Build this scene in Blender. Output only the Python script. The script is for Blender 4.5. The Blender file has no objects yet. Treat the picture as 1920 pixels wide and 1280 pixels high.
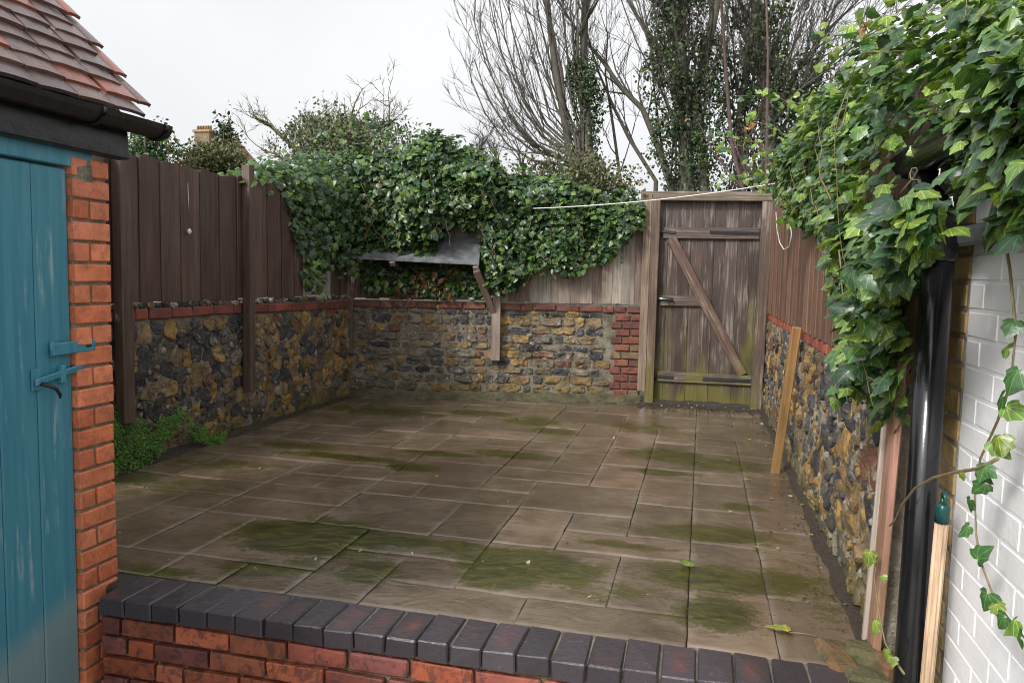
import bpy, bmesh, math, random
import numpy as np
from mathutils import Vector, Matrix, noise, Euler
random.seed(7); rng = np.random.default_rng(7)
S = bpy.context.scene
C = S.collection
# ------------------------------------------------------------------ camera
CAM_H, CAM_F, YAW, PITCH, ROLL = 1.208, 1441.6, 0.24013, 0.08593, 0.02262
_f = Vector((-math.sin(YAW)*math.cos(PITCH), math.cos(YAW)*math.cos(PITCH), -math.sin(PITCH)))
_r0 = Vector((math.cos(YAW), math.sin(YAW), 0)); _u0 = _r0.cross(_f)
_r = _r0*math.cos(ROLL) + _u0*math.sin(ROLL); _u = -_r0*math.sin(ROLL) + _u0*math.cos(ROLL)
cam_d = bpy.data.cameras.new('camera'); cam = bpy.data.objects.new('camera', cam_d); C.objects.link(cam)
cam_d.sensor_width = 36; cam_d.lens = CAM_F/1920*36; cam_d.clip_start = .05; cam_d.clip_end = 2000
cam.matrix_world = Matrix(((_r.x, _u.x, -_f.x, 0), (_r.y, _u.y, -_f.y, 0), (_r.z, _u.z, -_f.z, CAM_H), (0, 0, 0, 1)))
S.camera = cam
# ------------------------------------------------------------------ sky, sun, exposure (overcast)
SUN_DIR = Vector((-.58, -1.0, .88)).normalized()
w = bpy.data.worlds.new('World'); S.world = w; w.use_nodes = True
nt = w.node_tree; nt.nodes.clear()
sky = nt.nodes.new('ShaderNodeTexSky'); sky.sky_type = 'NISHITA'; sky.sun_disc = False
sky.sun_elevation = math.asin(SUN_DIR.z); sky.sun_rotation = math.atan2(SUN_DIR.x, SUN_DIR.y)
sky.dust_density = 6; sky.air_density = 1.2
hs = nt.nodes.new('ShaderNodeHueSaturation'); hs.inputs['Saturation'].default_value = .12
bgA = nt.nodes.new('ShaderNodeBackground'); bgA.inputs[1].default_value = .05
bgB = nt.nodes.new('ShaderNodeBackground'); bgB.inputs[0].default_value = (.945, .965, 1, 1); bgB.inputs[1].default_value = .40
tc_ = nt.nodes.new('ShaderNodeTexCoord'); cl = nt.nodes.new('ShaderNodeTexNoise'); cl.inputs['Scale'].default_value = 2.2; cl.inputs['Detail'].default_value = 5; cr = nt.nodes.new('ShaderNodeValToRGB')
cr.color_ramp.elements[0].position = .3; cr.color_ramp.elements[0].color = (.80, .825, .87, 1); cr.color_ramp.elements[1].position = .7; cr.color_ramp.elements[1].color = (1, 1, 1, 1)
nt.links.new(tc_.outputs['Generated'], cl.inputs['Vector']); nt.links.new(cl.outputs['Fac'], cr.inputs[0]); nt.links.new(cr.outputs[0], bgB.inputs[0])
ad = nt.nodes.new('ShaderNodeAddShader'); wo = nt.nodes.new('ShaderNodeOutputWorld')
nt.links.new(sky.outputs[0], hs.inputs['Color']); nt.links.new(hs.outputs[0], bgA.inputs[0])
nt.links.new(bgA.outputs[0], ad.inputs[0]); nt.links.new(bgB.outputs[0], ad.inputs[1]); nt.links.new(ad.outputs[0], wo.inputs[0])
sd = bpy.data.lights.new('sun', 'SUN'); sd.energy = 1.5; sd.angle = math.radians(11); sd.color = (1, .97, .93)
so = bpy.data.objects.new('sun', sd); C.objects.link(so); so.rotation_euler = SUN_DIR.to_track_quat('Z', 'Y').to_euler()
S.view_settings.view_transform = 'Standard'; S.view_settings.look = 'None'; S.view_settings.exposure = 0.9; S.view_settings.gamma = 1
S.render.engine = 'CYCLES'; S.cycles.use_denoising = True; S.cycles.filter_width = 1.05; S.cycles.sample_clamp_indirect = 4; S.cycles.max_bounces = 6; S.cycles.blur_glossy = .5

# ------------------------------------------------------------------ helpers
def ray(x, y):
    return _f + _r*((x-960)/CAM_F) - _u*((y-640)/CAM_F)
def at(x, y, Y):            # a measured point of the photograph on the plane at depth Y
    d = ray(x, y); return Vector((0, 0, CAM_H)) + d*(Y/d.y)
def atX(x, y, X):
    d = ray(x, y); return Vector((0, 0, CAM_H)) + d*(X/d.x)
def floor(x, y):
    d = ray(x, y); return Vector((0, 0, CAM_H)) - d*(CAM_H/d.z)
WM = {}
def link(o, parent=None, loc=(0, 0, 0), rot=None, scale=None):
    C.objects.link(o); m = Matrix.Translation(Vector(loc))
    o.location = loc
    if rot is not None:
        o.rotation_euler = rot; m = m @ Euler(rot).to_matrix().to_4x4()
    if scale is not None:
        o.scale = scale; m = m @ Matrix.Diagonal((*scale, 1))
    WM[o] = m
    if parent is not None:
        o.parent = parent; o.matrix_parent_inverse = WM[parent].inverted()
    return o
def empty(name, loc, label, cat, group=None):
    o = bpy.data.objects.new(name, None); o.empty_display_size = .1; link(o, None, loc); tag(o, label, cat, group); return o
def tag(o, label=None, cat=None, group=None, kind=None):
    if label: o['label'] = label
    if cat: o['category'] = cat
    if group: o['group'] = group
    if kind: o['kind'] = kind
    return o
def mesh(name, v, f, mat=None, smooth=False):
    m = bpy.data.meshes.new(name); m.from_pydata([tuple(a) for a in v], [], f); m.update()
    if mat: m.materials.append(mat)
    if smooth: m.polygons.foreach_set('use_smooth', [True]*len(m.polygons))
    return m
def mobj(name, me, parent=None, loc=(0, 0, 0), rot=None, scale=None, color=None):
    o = bpy.data.objects.new(name, me); link(o, parent, loc, rot, scale)
    if color is not None: o.color = (*color, 1)
    return o
def bm_mesh(name, bm, mat, smooth=False):
    m = bpy.data.meshes.new(name); bm.to_mesh(m); bm.free(); m.materials.append(mat)
    if smooth: m.polygons.foreach_set('use_smooth', [True]*len(m.polygons))
    return m
_cb = {}
def cbox(sx, sy, sz, bev=.004, mat=None, jit=0, var=0):
    """chamfered box centred on its origin, cached by size and variant"""
    k = (round(sx, 3), round(sy, 3), round(sz, 3), bev, mat.name if mat else '', jit, var)
    if k in _cb: return _cb[k]
    R = random.Random(hash(k[:3]) + var*17)
    bm = bmesh.new(); h = (sx/2, sy/2, sz/2)
    for a in (-1, 1):
        for b in (-1, 1):
            for c in (-1, 1):
                j = [R.uniform(-jit, jit) for _ in range(3)]; bb = bev*R.uniform(.6, 1.5) if jit else bev
                for ax in range(3):
                    p = [(s*(h[i] - (0 if i == ax else bb)) + j[i]) for i, s in enumerate((a, b, c))]
                    bm.verts.new(p)
    r = bmesh.ops.convex_hull(bm, input=bm.verts)
    bmesh.ops.dissolve_limit(bm, angle_limit=.012 if jit else .06, verts=bm.verts, edges=bm.edges)
    m = bm_mesh('block', bm, mat); _cb[k] = m; return m
def plank(name, p0, p1, wd, th, mat, parent, side=Vector((1, 0, 0)), bev=.004, color=None, jit=.0015):
    """a bar from p0 to p1, width wd along `side`, thickness th across"""
    p0 = Vector(p0); p1 = Vector(p1); L = (p1-p0).length; z = (p1-p0).normalized()
    x = (side - z*side.dot(z)).normalized(); y = z.cross(x)
    m = cbox(wd, th, L, bev, mat, jit, random.randrange(4))
    rot = Matrix((x, y, z)).transposed().to_euler()
    return mobj(name, m, parent, (p0+p1)/2, rot, color=color)
def tubes(paths, sides=6):
    """paths: list of (points, radii) -> verts, faces"""
    V = []; F = []
    for pts, rad in paths:
        pts = [Vector(p) for p in pts]; n = len(pts); base = len(V); up = Vector((.31, .17, .93))
        for i, p in enumerate(pts):
            t = (pts[min(i+1, n-1)] - pts[max(i-1, 0)]).normalized()
            if abs(t.dot(up)) > .95: u2 = Vector((1, .2, 0))
            else: u2 = up
            a = t.cross(u2).normalized(); b = t.cross(a)
            for k in range(sides):
                g = 2*math.pi*k/sides; V.append(p + (a*math.cos(g) + b*math.sin(g))*rad[i])
        for i in range(n-1):
            for k in range(sides):
                q = base + i*sides; k2 = (k+1) % sides
                F.append((q+k, q+k2, q+sides+k2, q+sides+k))
        F.append(tuple(base + k for k in range(sides))[::-1]); F.append(tuple(base + (n-1)*sides + k for k in range(sides)))
    return V, F
def tube_mesh(name, paths, mat, sides=6, smooth=True):
    v, f = tubes(paths, sides); return mesh(name, v, f, mat, smooth)
def nz(x, y, z=0.): return noise.noise(Vector((x, y, z)))
def lerp(a, b, t): return a + (b-a)*t
def curve(keys, x):        # piecewise linear
    if x <= keys[0][0]: return keys[0][1]
    for (a, va), (b, vb) in zip(keys, keys[1:]):
        if x <= b: return lerp(va, vb, (x-a)/(b-a))
    return keys[-1][1]

# ------------------------------------------------------------------ materials
class NT:
    def __init__(s, name):
        s.m = bpy.data.materials.new(name); s.m.use_nodes = True; s.t = s.m.node_tree
        s.b = s.t.nodes['Principled BSDF']; s.out = s.t.nodes['Material Output']
    def n(s, kind, **kw):
        q = s.t.nodes.new(kind)
        for k, v in kw.items(): setattr(q, k, v)
        return q
    def l(s, a, b): s.t.links.new(a, b)
    def coord(s, scale=(1, 1, 1), kind='Object', rand=True):
        tc = s.n('ShaderNodeTexCoord'); mp = s.n('ShaderNodeMapping'); mp.inputs['Scale'].default_value = scale
        if rand:
            oi = s.n('ShaderNodeObjectInfo'); mu = s.n('ShaderNodeMath', operation='MULTIPLY'); mu.inputs[1].default_value = 57.3
            s.l(oi.outputs['Random'], mu.inputs[0]); va = s.n('ShaderNodeVectorMath', operation='ADD')
            s.l(tc.outputs[kind], va.inputs[0]); s.l(mu.outputs[0], va.inputs[1]); s.l(va.outputs[0], mp.inputs['Vector'])
        elif kind == 'Position':
            g = s.n('ShaderNodeNewGeometry'); s.l(g.outputs['Position'], mp.inputs['Vector'])
        else: s.l(tc.outputs[kind], mp.inputs['Vector'])
        return mp.outputs[0]
    def noise(s, vec, scale, detail=5, rough=.55, dist=0):
        q = s.n('ShaderNodeTexNoise'); q.inputs['Scale'].default_value = scale; q.inputs['Detail'].default_value = detail
        q.inputs['Roughness'].default_value = rough; q.inputs['Distortion'].default_value = dist; s.l(vec, q.inputs['Vector']); return q.outputs['Fac']
    def ramp(s, fac, stops, interp='LINEAR'):
        q = s.n('ShaderNodeValToRGB'); q.color_ramp.interpolation = interp; e = q.color_ramp.elements
        while len(e) < len(stops): e.new(.5)
        for a, (p, c) in zip(e, stops):
            a.position = p; a.color = (c, c, c, 1) if isinstance(c, (int, float)) else (*c, 1)
        s.l(fac, q.inputs[0]); return q.outputs['Color']
    def mix(s, fac, a, b, mode='MIX'):
        q = s.n('ShaderNodeMix', data_type='RGBA', blend_type=mode)
        for sock, v in ((q.inputs[0], fac), (q.inputs[6], a), (q.inputs[7], b)):
            if isinstance(v, (int, float)): sock.default_value = v
            elif isinstance(v, tuple): sock.default_value = (*v, 1)
            else: s.l(v, sock)
        return q.outputs[2]
    def math(s, op, a, b=None, clamp=False):
        q = s.n('ShaderNodeMath', operation=op, use_clamp=clamp)
        for sock, v in zip(q.inputs, (a, b)):
            if v is None: continue
            if isinstance(v, (int, float)): sock.default_value = v
            else: s.l(v, sock)
        return q.outputs[0]
    def color(s): return s.n('ShaderNodeObjectInfo').outputs['Color']
    def sep(s, vec):
        q = s.n('ShaderNodeSeparateXYZ'); s.l(vec, q.inputs[0]); return q.outputs
    def bump(s, h, strength=.5, dist=.01):
        q = s.n('ShaderNodeBump'); q.inputs['Strength'].default_value = strength; q.inputs['Distance'].default_value = dist
        s.l(h, q.inputs['Height']); s.l(q.outputs[0], s.b.inputs['Normal'])
    def done(s, col, rough=.6, spec=.5):
        if isinstance(col, tuple): s.b.inputs['Base Color'].default_value = (*col, 1)
        else: s.l(col, s.b.inputs['Base Color'])
        if isinstance(rough, (int, float)): s.b.inputs['Roughness'].default_value = rough
        else: s.l(rough, s.b.inputs['Roughness'])
        s.b.inputs['Specular IOR Level'].default_value = spec
        return s.m
def m_stone():
    s = NT('rubble_stone'); v = s.coord(); n1 = s.noise(v, 14, 6, .6); n2 = s.noise(v, 55, 6, .7); n3 = s.noise(v, 5, 3)
    c = s.mix(1, s.color(), s.ramp(n1, [(.3, .45), (.5, .95), (.7, 1.35)]), 'MULTIPLY')
    c = s.mix(s.ramp(n2, [(.60, 0), (.72, .55)]), c, (.34, .31, .24))
    pv = s.coord((1, 1, 1), 'Position', False); b1 = s.noise(pv, 11, 6, .7, .6); b2 = s.noise(pv, 17, 6, .7, .6); b3 = s.noise(pv, 8, 7, .75)
    c = s.mix(s.ramp(n3, [(.55, 0), (.68, .6)]), c, (.05, .05, .05))
    c = s.mix(s.ramp(b1, [(.56, 0), (.62, .8)]), c, (.052, .053, .058))
    c = s.mix(s.ramp(b2, [(.58, 0), (.65, .75)]), c, (.28, .17, .05))
    c = s.mix(s.ramp(b3, [(.57, 0), (.63, .8)]), c, (.3, .275, .22))
    c = s.mix(s.ramp(s.noise(pv, 1.7, 5, .65), [(.53, 0), (.7, .4)]), c, (.06, .046, .034))
    g = s.n('ShaderNodeNewGeometry'); z = s.sep(g.outputs['Position'])[2]
    pn = s.noise(s.coord((1, 1, 1), 'Position', False), 6, 4)
    low = s.math('MULTIPLY', s.ramp(s.math('ADD', z, s.math('MULTIPLY', pn, .35)), [(.18, 1), (.42, 0)]), .55)
    c = s.mix(low, c, (.09, .095, .025))
    s.bump(s.math('ADD', n1, s.math('MULTIPLY', n2, .8)), 1, .02)
    return s.done(c, s.ramp(n2, [(.3, .32), (.7, .62)]))
def m_mortar(name, base, dark):
    s = NT(name); v = s.coord((1, 1, 1), 'Position', False); n1 = s.noise(v, 9, 6, .65); n2 = s.noise(v, 70, 5, .7)
    c = s.mix(s.ramp(n1, [(.35, 0), (.62, 1)]), base, dark)
    c = s.mix(s.ramp(n2, [(.5, 0), (.75, .5)]), c, tuple(min(1, x*1.6) for x in base))
    s.bump(s.math('ADD', n1, n2), 1, .015); return s.done(c, .75)
def m_brick(name, stain=.5, rough=.62):
    s = NT(name); v = s.coord(); n1 = s.noise(v, 10, 6, .65); n2 = s.noise(v, 90, 4, .7); n3 = s.noise(v, 22, 5, .7, .8)
    c = s.mix(1, s.color(), s.ramp(n1, [(.3, .72), (.7, 1.22)]), 'MULTIPLY')
    c = s.mix(s.math('MULTIPLY', s.ramp(n3, [(.5, 0), (.58, 1)]), stain), c, (.03, .022, .022))
    c = s.mix(s.ramp(s.noise(v, 17, 6, .75), [(.66, 0), (.74, .55)]), c, (.55, .45, .38))
    s.bump(s.math('ADD', n1, s.math('MULTIPLY', n2, .6)), .6, .004); return s.done(c, rough)
def m_coping():
    s = NT('blue_engineering_brick'); v = s.coord(); n1 = s.noise(v, 9, 5, .6, .5); n2 = s.noise(v, 75, 5, .7); n3 = s.noise(v, 26, 6, .7)
    tc = s.n('ShaderNodeTexCoord'); xyz = s.sep(tc.outputs['Object'])
    flash = s.math('MULTIPLY', s.ramp(s.math('ABSOLUTE', xyz[0]), [(.012, 1), (.042, 0)]), s.ramp(s.math('ABSOLUTE', xyz[1]), [(.05, 1), (.1, 0)]))
    oi = s.n('ShaderNodeObjectInfo'); am = s.ramp(oi.outputs['Random'], [(.35, 0.0), (.9, .85)])
    k = s.math('MULTIPLY', s.math('MULTIPLY', flash, s.ramp(n1, [(.38, 0), (.6, 1)])), am)
    c = s.mix(k, s.color(), (.14, .05, .04))
    c = s.mix(s.ramp(n3, [(.62, 0), (.75, .6)]), c, (.2, .19, .19))
    s.bump(s.math('ADD', n3, s.math('MULTIPLY', n2, .5)), .7, .004); return s.done(c, s.ramp(n1, [(.3, .12), (.7, .32)]), .7)
def m_wood(name, rough=.6, algae=0., pale=.0, grain=1.):
    s = NT(name); v = s.coord((38, 38, 1.6)); n1 = s.noise(v, 1.6, 6, .65, .4); v2 = s.coord((1, 1, .35)); n2 = s.noise(v2, 7, 5, .6)
    c = s.mix(1, s.color(), s.ramp(n1, [(.28, .5), (.5, 1), (.72, 1.4)]), 'MULTIPLY')
    c = s.mix(1, c, s.ramp(n2, [(.3, .7), (.7, 1.25)]), 'MULTIPLY')
    if pale: c = s.mix(s.math('MULTIPLY', s.ramp(s.math('MULTIPLY', n1, n2), [(.27, 0), (.42, 1)]), pale), c, (.36, .33, .29))
    if algae:
        g = s.n('ShaderNodeNewGeometry'); z = s.sep(g.outputs['Position'])[2]
        pn = s.noise(s.coord((5, 5, 1.2), 'Position', False), 1.2, 4)
        a = s.ramp(s.math('ADD', s.math('MULTIPLY', z, .5), s.math('MULTIPLY', s.math('SUBTRACT', pn, .5), 1.5)), [(-.05, 1), (.32, 0)])
        c = s.mix(s.math('MULTIPLY', a, algae), c, (.13, .12, .022))
    s.bump(n1, .5*grain, .006); return s.done(c, rough)
def m_flag():
    s = NT('riven_flagstone'); v = s.coord((1, 1, 1), 'Position', False)
    oi = s.n('ShaderNodeObjectInfo'); n1 = s.noise(v, 3.2, 6, .6, .4); n2 = s.noise(v, 60, 5, .7)
    vs = s.coord((5, 7.5, 4), 'Object', True); nr = s.noise(vs, .75, 3, .5, 2.4)
    st = s.math('SNAP', nr, .12)
    st = s.math('ADD', s.math('MULTIPLY', st, .8), s.math('MULTIPLY', nr, .35))
    c = s.mix(s.ramp(n1, [(.35, 0), (.65, 1)]), (.118, .086, .056), (.195, .152, .11))
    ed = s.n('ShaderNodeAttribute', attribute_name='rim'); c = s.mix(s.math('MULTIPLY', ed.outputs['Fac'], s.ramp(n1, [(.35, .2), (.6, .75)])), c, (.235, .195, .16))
    c = s.mix(s.ramp(s.noise(v, 1.3, 6, .7, .5), [(.5, 0), (.66, .55)]), c, (.06, .045, .028))
    c = s.mix(1, c, s.ramp(oi.outputs['Random'], [(0, (.70, .69, .62)), (.35, (1.05, 1, .92)), (.7, (.85, .82, .8)), (1, (1.25, 1.16, 1.12))]), 'MULTIPLY')
    at_ = s.n('ShaderNodeAttribute', attribute_name='algae')
    an = s.noise(s.coord((4, 7.5, 3), 'Position', False), 1.7, 8, .7, .9); an2 = s.noise(v, 5, 5, .6)
    fine = s.math('MULTIPLY', s.math('SUBTRACT', n2, .5), .55)
    a = s.math('ADD', s.math('ADD', at_.outputs['Fac'], fine), s.math('MULTIPLY', s.math('SUBTRACT', s.math('ADD', s.math('MULTIPLY', an, .6), s.math('MULTIPLY', an2, .4)), .5), 2.3))
    am = s.ramp(a, [(.38, 0), (.5, .6), (.72, 1)])
    c = s.mix(am, c, s.mix(s.ramp(an, [(.4, 0), (.6, 1)]), (.03, .031, .004), (.082, .076, .012)))
    s.bump(s.math('ADD', st, s.math('MULTIPLY', n2, .14)), 1, .015)
    return s.done(c, s.ramp(n1, [(.3, .08), (.7, .22)]), .75)
def m_plain(name, col, rough=.5, nscale=20, var=.25, bump=.3, spec=.5, metal=0, bd=.004):
    s = NT(name); v = s.coord(); n = s.noise(v, nscale, 6, .65)
    c = s.mix(1, col, s.ramp(n, [(.3, 1-var), (.7, 1+var)]), 'MULTIPLY')
    if bump: s.bump(n, bump, bd)
    s.b.inputs['Metallic'].default_value = metal; return s.done(c, rough, spec)
def m_tinted(name, rough=.5, nscale=20, bump=.3):
    s = NT(name); v = s.coord(); n = s.noise(v, nscale, 6, .65)
    c = s.mix(1, s.color(), s.ramp(n, [(.3, .75), (.7, 1.25)]), 'MULTIPLY'); s.bump(n, bump, .004); return s.done(c, rough)
def m_leaf(name, attr, rough=.34, trans=.22, veins=True):
    s = NT(name)
    col = s.n('ShaderNodeAttribute', attribute_name='tint').outputs['Color'] if attr else s.color()
    uv = s.sep(s.n('ShaderNodeTexCoord').outputs['UV'])
    if veins:
        ax = s.math('ABSOLUTE', s.math('SUBTRACT', uv[0], .5)); y = uv[1]
        k = None
        for sl in (0, .62, 2.2):     # midrib and the side veins that fan from the stalk
            d = s.math('ABSOLUTE', s.math('SUBTRACT', ax, s.math('MULTIPLY', s.math('SUBTRACT', y, .04), sl)))
            d = s.math('DIVIDE', d, math.sqrt(1+sl*sl))
            r = s.ramp(d, [(.006, 1), (.022, 0)]); k = r if k is None else s.math('MAXIMUM', k, r)
        col = s.mix(s.math('MULTIPLY', k, .75), col, s.mix(1, col, (3.4, 2.5, 2.4), 'MULTIPLY'))
    n = s.noise(s.coord((1, 1, 1), 'Position', False), 45, 5)
    col = s.mix(1, col, s.ramp(n, [(.3, .6), (.7, 1.35)]), 'MULTIPLY'); s.bump(n, .35, .004)
    s.done(col, rough, .6)
    tr = s.n('ShaderNodeBsdfTranslucent'); s.l(s.mix(1, col, (1.6, 1.7, .7), 'MULTIPLY'), tr.inputs[0])
    mx = s.n('ShaderNodeMixShader'); mx.inputs[0].default_value = trans
    s.l(s.b.outputs[0], mx.inputs[1]); s.l(tr.outputs[0], mx.inputs[2]); s.l(mx.outputs[0], s.out.inputs[0]); return s.m
def m_door():
    s = NT('teal_paint'); v = s.coord((30, 30, 1.2), 'Position', False); n1 = s.noise(v, 1.5, 5, .6); v2 = s.coord((1, 1, 1), 'Position', False); n2 = s.noise(v2, 6, 5, .6)
    c = s.mix(s.ramp(n1, [(.35, 0), (.65, 1)]), (.045, .22, .305), (.075, .28, .37))
    dr = s.math('MULTIPLY', s.ramp(s.noise(s.coord((26, 26, 2.2), 'Position', False), 1.1, 4, .6), [(.56, 0), (.68, 1)]), s.ramp(n2, [(.42, 0), (.58, .85)]))
    c = s.mix(dr, c, (.32, .45, .50))
    g = s.n('ShaderNodeNewGeometry'); xyz = s.sep(g.outputs['Position'])
    lv = s.math('ADD', s.math('ADD', xyz[2], s.math('MULTIPLY', s.math('SUBTRACT', n1, .5), .12)), s.math('MULTIPLY', xyz[1], -.35))
    c = s.mix(s.ramp(s.math('ADD', lv, 1.0), [(.17, .8), (.27, 0)]), c, (.22, .31, .32))   # bare undercoat below the brushed top coat
    s.bump(n1, .25, .003); return s.done(c, .42)
def m_white():
    s = NT('white_masonry_paint'); v = s.coord((1, 1, 1), 'Position', False); n = s.noise(v, 45, 6, .7); n2 = s.noise(v, 6, 4)
    c = s.mix(s.ramp(n2, [(.4, 0), (.7, 1)]), (.86, .86, .87), (.8, .8, .8)); s.bump(n, .6, .004); return s.done(c, .5)
MAT = dict(bed=m_mortar('joint_mortar', (.075, .06, .042), (.035, .03, .02)), stone=m_stone(), brick=m_brick('red_brick', .25), dirty_brick=m_brick('stained_brick', .6), coping=m_coping(),
    mortar=m_mortar('lime_mortar', (.27, .245, .19), (.12, .105, .075)), mortar_pale=m_mortar('pale_mortar', (.42, .38, .31), (.16, .14, .1)), mortar_brick=m_mortar('cement_mortar', (.34, .30, .22), (.19, .17, .09)),
    mortar_moss=m_mortar('mossy_mortar', (.13, .12, .06), (.06, .05, .03)),
    wood=m_wood('stained_timber', .55), grey_wood=m_wood('weathered_timber', .65, 0, .35, 1.4), gate_wood=m_wood('gate_timber', .45, .85, .55, 2.2), raw_wood=m_wood('raw_timber', .6, .25),
    flag=m_flag(), door=m_door(), white=m_white(), black=m_plain('black_gloss_plastic', (.008, .008, .009), .16, 60, .3, .08), blackpaint=m_plain('black_bitumen_paint', (.012, .012, .013), .32, 25, .5, .6),
    slate=m_plain('dark_slate_board', (.15, .155, .165), .28, 12, .5, .3), tile=m_tinted('clay_tile', .22, 26, .7), iron=m_plain('black_iron', (.02, .02, .021), .4, 80, .3, .4),
    steel=m_plain('galvanised_steel', (.45, .45, .46), .35, 60, .3, .2, metal=1), cord=m_plain('white_cord', (.7, .69, .64), .6, 50, .1, 0), crystal=m_plain('clear_crystal', (.8, .82, .85), .05, 5, .05, 0),
    soil=m_plain('wet_soil', (.05, .037, .027), .5, 60, .6, 1, bd=.02), green_plastic=m_plain('green_plastic', (.006, .06, .055), .25, 10, .1, 0),
    bark=m_plain('grey_bark', (.085, .075, .058), .8, 30, .4, .6), bark_red=m_plain('reddish_bark', (.085, .05, .045), .7, 30, .4, .3), stem=m_plain('tan_ivy_stem', (.2, .15, .075), .6, 40, .3, .3), bark_moss=m_plain('lichen_bark', (.13, .125, .055), .8, 30, .4, .5),
    leafA=m_leaf('ivy_leaf_mass', True), leafO=m_leaf('ivy_leaf_single', False), leafFar=m_leaf('far_leaf', True, .5, .15, False), moss=m_leaf('moss_leaf', True, .6, .3, False),
    ground=m_plain('rough_grass', (.05, .06, .025), .8, 3, .4, .5), yard=m_plain('yard_concrete', (.16, .145, .12), .5, 8, .3, .4), plaster=m_plain('cream_render', (.4, .36, .29), .8, 4, .15, .2), farroof=m_plain('far_clay_roof', (.27, .11, .085), .7, 6, .25, .3), glass=m_plain('window_glass', (.03, .035, .04), .08, 5, .1, 0), pot=m_plain('clay_pot', (.33, .2, .09), .7, 12, .3, .3))
GREENS = [(.03, .075, .026), (.042, .1, .028), (.024, .06, .028), (.06, .125, .03), (.09, .165, .036), (.042, .085, .042)]
# ================================================================== SETTING
def sheet(name, x0, x1, y0, y1, z, mat, res=None):
    if not res: return mesh(name, [(x0, y0, z), (x1, y0, z), (x1, y1, z), (x0, y1, z)], [(0, 1, 2, 3)], mat)
    nx = max(1, int((x1-x0)/res)); ny = max(1, int((y1-y0)/res))
    v = [(lerp(x0, x1, i/nx), lerp(y0, y1, j/ny), z) for j in range(ny+1) for i in range(nx+1)]
    f = [(j*(nx+1)+i, j*(nx+1)+i+1, (j+1)*(nx+1)+i+1, (j+1)*(nx+1)+i) for j in range(ny) for i in range(nx)]
    return mesh(name, v, f, mat, True)
tag(mobj('ground', sheet('ground', -600, 600, -600, 900, -.46, MAT['ground'])), kind='structure')
tag(mobj('yard_floor', sheet('yard', -3.6, 3, -2.2, 2.30, -.45, MAT['yard'])), kind='structure')
# ---- patio bed and flagstones
patio = tag(mobj('patio', cbox(4.35, 5.6, .40, .01, MAT['bed']), None, (-1.375, 5.2, -.2085)), kind='structure')
DX, DY, Y0 = .2945, .2695, 2.75
FL = [(0,1,-1,-1),(2,3,-1,-1),(3,3,0,0),(4,4,-1,0),(5,5,-1,-1),(6,6,-1,-1),(5,6,0,1),(1,2,0,1),(0,0,0,1),(3,4,1,1),(3,3,2,3),(4,5,2,3),(2,2,2,3),(0,1,2,2),(1,1,3,3),(0,0,3,4),(1,2,4,5),(0,0,5,6),(0,0,7,7),
 (1,1,6,7),(2,3,6,6),(2,2,7,8),(2,2,9,10),(1,1,8,9),(1,1,10,11),(0,0,8,9),(0,0,10,10),(3,3,5,5),(3,4,4,4),(5,5,4,4),(4,5,5,6),(7,7,0,1),(8,8,0,1),(7,8,-1,-1),(9,10,-1,0),(9,10,1,2),(8,8,2,2),(6,7,2,2),(8,8,3,3),(6,7,3,3),(9,9,3,3),(10,10,3,3),(8,9,4,5),(6,6,4,4),(7,7,4,4),(7,7,5,5),(6,6,5,5),
 (-1,-1,-1,0),(-1,-1,1,2),(-1,-1,3,4),(-1,-1,5,6),(-1,-1,7,7),(-2,-2,-1,0),(-2,-2,1,2),(-2,-2,3,3),(-2,-2,4,5),(6,8,6,7),(4,5,7,8),(3,3,7,8),(3,3,9,9)]
occ = set()
for a, b, c, d in FL:
    for i in range(a, b+1):
        for j in range(c, d+1): occ.add((i, j))
R2 = random.Random(3)
for j in range(-1, 17):
    for i in range(-2, 11):
        if (i, j) in occ: continue
        for sw, sh in R2.sample([(1, 1), (2, 1), (2, 2), (1, 2), (2, 1)], 5) + [(1, 1)]:
            cells = [(i+a, j+b) for a in range(sw) for b in range(sh)]
            if all(q not in occ and q[0] <= 10 and q[1] <= 16 for q in cells):
                occ.update(cells); FL.append((i, i+sw-1, j, j+sh-1)); break
ALG = [(590,1005,.24,.15,1.25),(510,1022,.15,.06,.8),(745,1012,.15,.06,1.0),(862,1022,.1,.05,.9),(985,1058,.2,.11,1.3),(930,1085,.12,.06,1.1),(690,1072,.09,.09,.9),(1060,1085,.12,.1,.6),(770,877,.12,.06,1.1),(640,856,.28,.05,1),(955,852,.22,.07,1),(1000,790,.16,.12,1),(900,775,.2,.12,.9),(1040,808,.13,.08,1),(820,850,.25,.05,.9),(1250,853,.2,.14,1),(1240,885,.13,.05,1.1),(1350,870,.25,.13,.85),(1340,1000,.2,.09,.9),(1350,1085,.25,.12,.8),(1450,1090,.15,.12,.7),(1345,1150,.13,.12,.8),(1180,1022,.2,.04,.7),(560,835,.3,.1,.6),(720,770,.5,.2,.6),(1200,800,.2,.15,.6),(430,870,.4,.15,.45),(300,1075,.2,.06,.6),(480,1065,.12,.06,.9),(1390,950,.1,.05,.8),(1180,1110,.2,.1,.45),(560,1060,.12,.05,.6),(300,905,.5,.2,.4),(1500,1100,.25,.3,.35)]
ALG = [(floor(x, y), rx, ry, s) for x, y, rx, ry, s in ALG]
def algae(x, y):
    a = .10*min(1, max(0, (y-4.2)/1.5))
    for p, rx, ry, s in ALG:
        d = ((x-p.x)/rx)**2 + ((y-p.y)/ry)**2
        if d < 6: a = max(a, 1.3*s*math.exp(-d*.45))
    return a
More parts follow.
